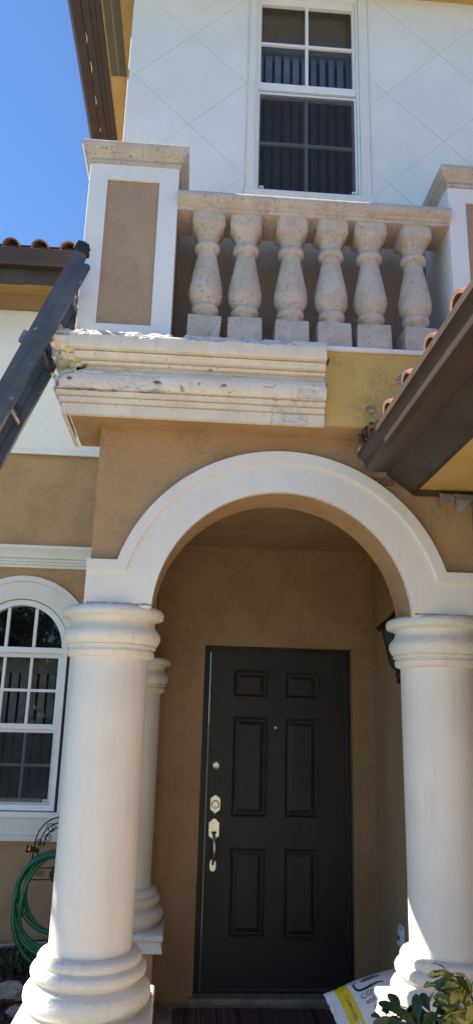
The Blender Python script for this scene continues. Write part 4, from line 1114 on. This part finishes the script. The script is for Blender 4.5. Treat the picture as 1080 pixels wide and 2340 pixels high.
shrub((.73, 2.70, -1.735), [(0.724, 2.64, -0.91, 1.0, -1.6, 1.305), (0.702, 2.66, -0.913, 0.8, -2.4, 0.81), (0.679, 2.66, -0.923, 0.9, -2.0, 0.81), (0.789, 2.67, -0.916, 0.4, -0.6, 0.81), (0.769, 2.7, -0.908, 0.3, 1.6, 0.72), (0.769, 2.6, -0.923, 1.0, -1.4, 1.17), (0.734, 2.58, -0.958, 1.1, -1.6, 1.17), (0.689, 2.6, -0.963, 1.0, -1.9, 0.9), (0.659, 2.62, -0.958, 0.9, -2.2, 0.81), (0.799, 2.6, -0.953, 0.9, -1.2, 0.99), (0.764, 2.55, -0.988, 1.0, -1.5, 1.08), (0.704, 2.55, -0.998, 1.0, -1.8, 0.99), (0.814, 2.57, -0.988, 0.9, -1.1, 0.99)],
      'leaf_dark', 'dark green umbrella-leaf shrub in front of the compost bag', 3)
shrub((.84, 2.68, -1.735), [(0.825, 2.64, -0.905, 0.9, -1.6, 1.25), (0.81, 2.6, -0.94, 0.9, -1.4, 1.0), (0.85, 2.62, -0.945, 0.8, -1.0, 1.0), (0.79, 2.64, -0.945, 0.7, 2.8, 0.8)],
      'leaf_dark', 'small dark green shrub rising before the column base between two others', 8)
shrub((.96, 2.70, -1.735), [(0.905, 2.69, -0.8, 0.5, -1.2, 1.1), (0.865, 2.69, -0.838, 0.9, -2.8, 1.15), (0.885, 2.68, -0.835, 0.8, -1.8, 0.9), (0.925, 2.67, -0.832, 0.7, -0.8, 1.1), (0.95, 2.68, -0.825, 0.6, -0.3, 1.0), (0.905, 2.66, -0.868, 1.0, -1.7, 1.1), (0.935, 2.64, -0.88, 1.1, -1.4, 1.7), (0.965, 2.65, -0.865, 1.0, -1.0, 1.4), (0.885, 2.63, -0.9, 0.9, -2.0, 1.1), (0.92, 2.61, -0.92, 1.0, -1.5, 1.3), (0.955, 2.6, -0.93, 1.0, -1.2, 1.4), (0.89, 2.6, -0.955, 1.0, -1.8, 1.1), (0.935, 2.58, -0.97, 1.0, -1.5, 1.2), (0.985, 2.62, -0.95, 1.0, -1.1, 1.2)],
      'leaf_var', 'yellow variegated umbrella-leaf shrub at the right edge', 21)

# ------------------------------------------------------------------ slim unseen tree added left of the view to shade the column
def tree(base, cz, rx, ry, rz, n, label):
    r = random.Random(11); root = to_world(empty('added_shade_tree', base)); tag(root, label, 'tree')
    b = MB(); top = cz - base[2]
    b.tube([(0, 0, 0), (.02, .01, top * .5), (0, 0, top)], [.09, .07, .05], 10); b.build('trunk', 'stem', root, smooth=50)
    b = MB()
    for i in range(n):
        while True:
            v = Vector((r.uniform(-1, 1), r.uniform(-1, 1), r.uniform(-1, 1)))
            if v.length < 1: break
        p = Vector((v.x * rx, v.y * ry, cz - base[2] + v.z * rz))
        R_ = Euler((r.uniform(0, 6), r.uniform(0, 6), r.uniform(0, 6))).to_matrix(); s = r.uniform(.05, .09)
        b.add([p - R_.col[0] * s, p + R_.col[1] * s * .45, p + R_.col[0] * s, p - R_.col[1] * s * .45], [(0, 1, 2, 3)])
    tag(b.build('crown', 'leaf_dark', root), kind='stuff')
tree((-3.55, 3.85, -EYE), 3.55, .55, .5, 1.2, 5200, 'slim dense unseen tree added left of the porch for shade')

def broad_tree(base, label, seed, ht=3.2, rad=2.6, n=5000):
    r = random.Random(seed); root = to_world(empty('street_tree', base)); tag(root, label, 'tree', 'trees across from the house')
    b = MB(); b.tube([(0, 0, 0), (.05, .03, ht * .4), (0, 0, ht)], [.22, .17, .12], 10)
    for k in range(5):
        a = k * 1.26; b.tube([(0, 0, ht * .55), (rad * .3 * math.cos(a), rad * .3 * math.sin(a), ht * .9), (rad * .6 * math.cos(a), rad * .6 * math.sin(a), ht * 1.2)], [.09, .06, .02], 7)
    b.build('trunk', 'stem', root, smooth=50)
    b = MB(); cl = [(Vector((r.gauss(0, .5) * rad, r.gauss(0, .5) * rad, ht * 1.15 + r.gauss(0, .3) * rad)), r.uniform(.3, .6) * rad * .8) for _ in range(16)]
    for i in range(n):
        c, q = cl[i % 16]; v = Vector((r.gauss(0, 1), r.gauss(0, 1), r.gauss(0, 1))).normalized() * q * r.uniform(.5, 1)
        p = c + v; R_ = Euler((r.uniform(0, 6), r.uniform(0, 6), r.uniform(0, 6))).to_matrix(); z = r.uniform(.08, .16)
        b.add([p - R_.col[0] * z, p + R_.col[1] * z * .5, p + R_.col[0] * z, p - R_.col[1] * z * .5], [(0, 1, 2, 3)])
    tag(b.build('crown', 'leaf_dark', root), kind='stuff')
broad_tree((-4.6, -9.0, -EYE), 'broad leafy tree mirrored in the arched window glass', 31, 2.6, 2.6)
broad_tree((-9.5, -12.0, -EYE), 'second leafy tree further along the street', 37, 2.8, 3.0)
# ------------------------------------------------------------------ lift eye-relative top-level meshes onto the ground plane at z = 0
H.location.z = 0
for o in COL.objects:
    if o.parent is None and o.type == 'MESH' and o.name.split('.')[0] in ('ground', 'driveway', 'porch_floor', 'planting_bed', 'mulch', 'stone', 'weed'):
        o.location.z += EYE
LAD.location.z = 0
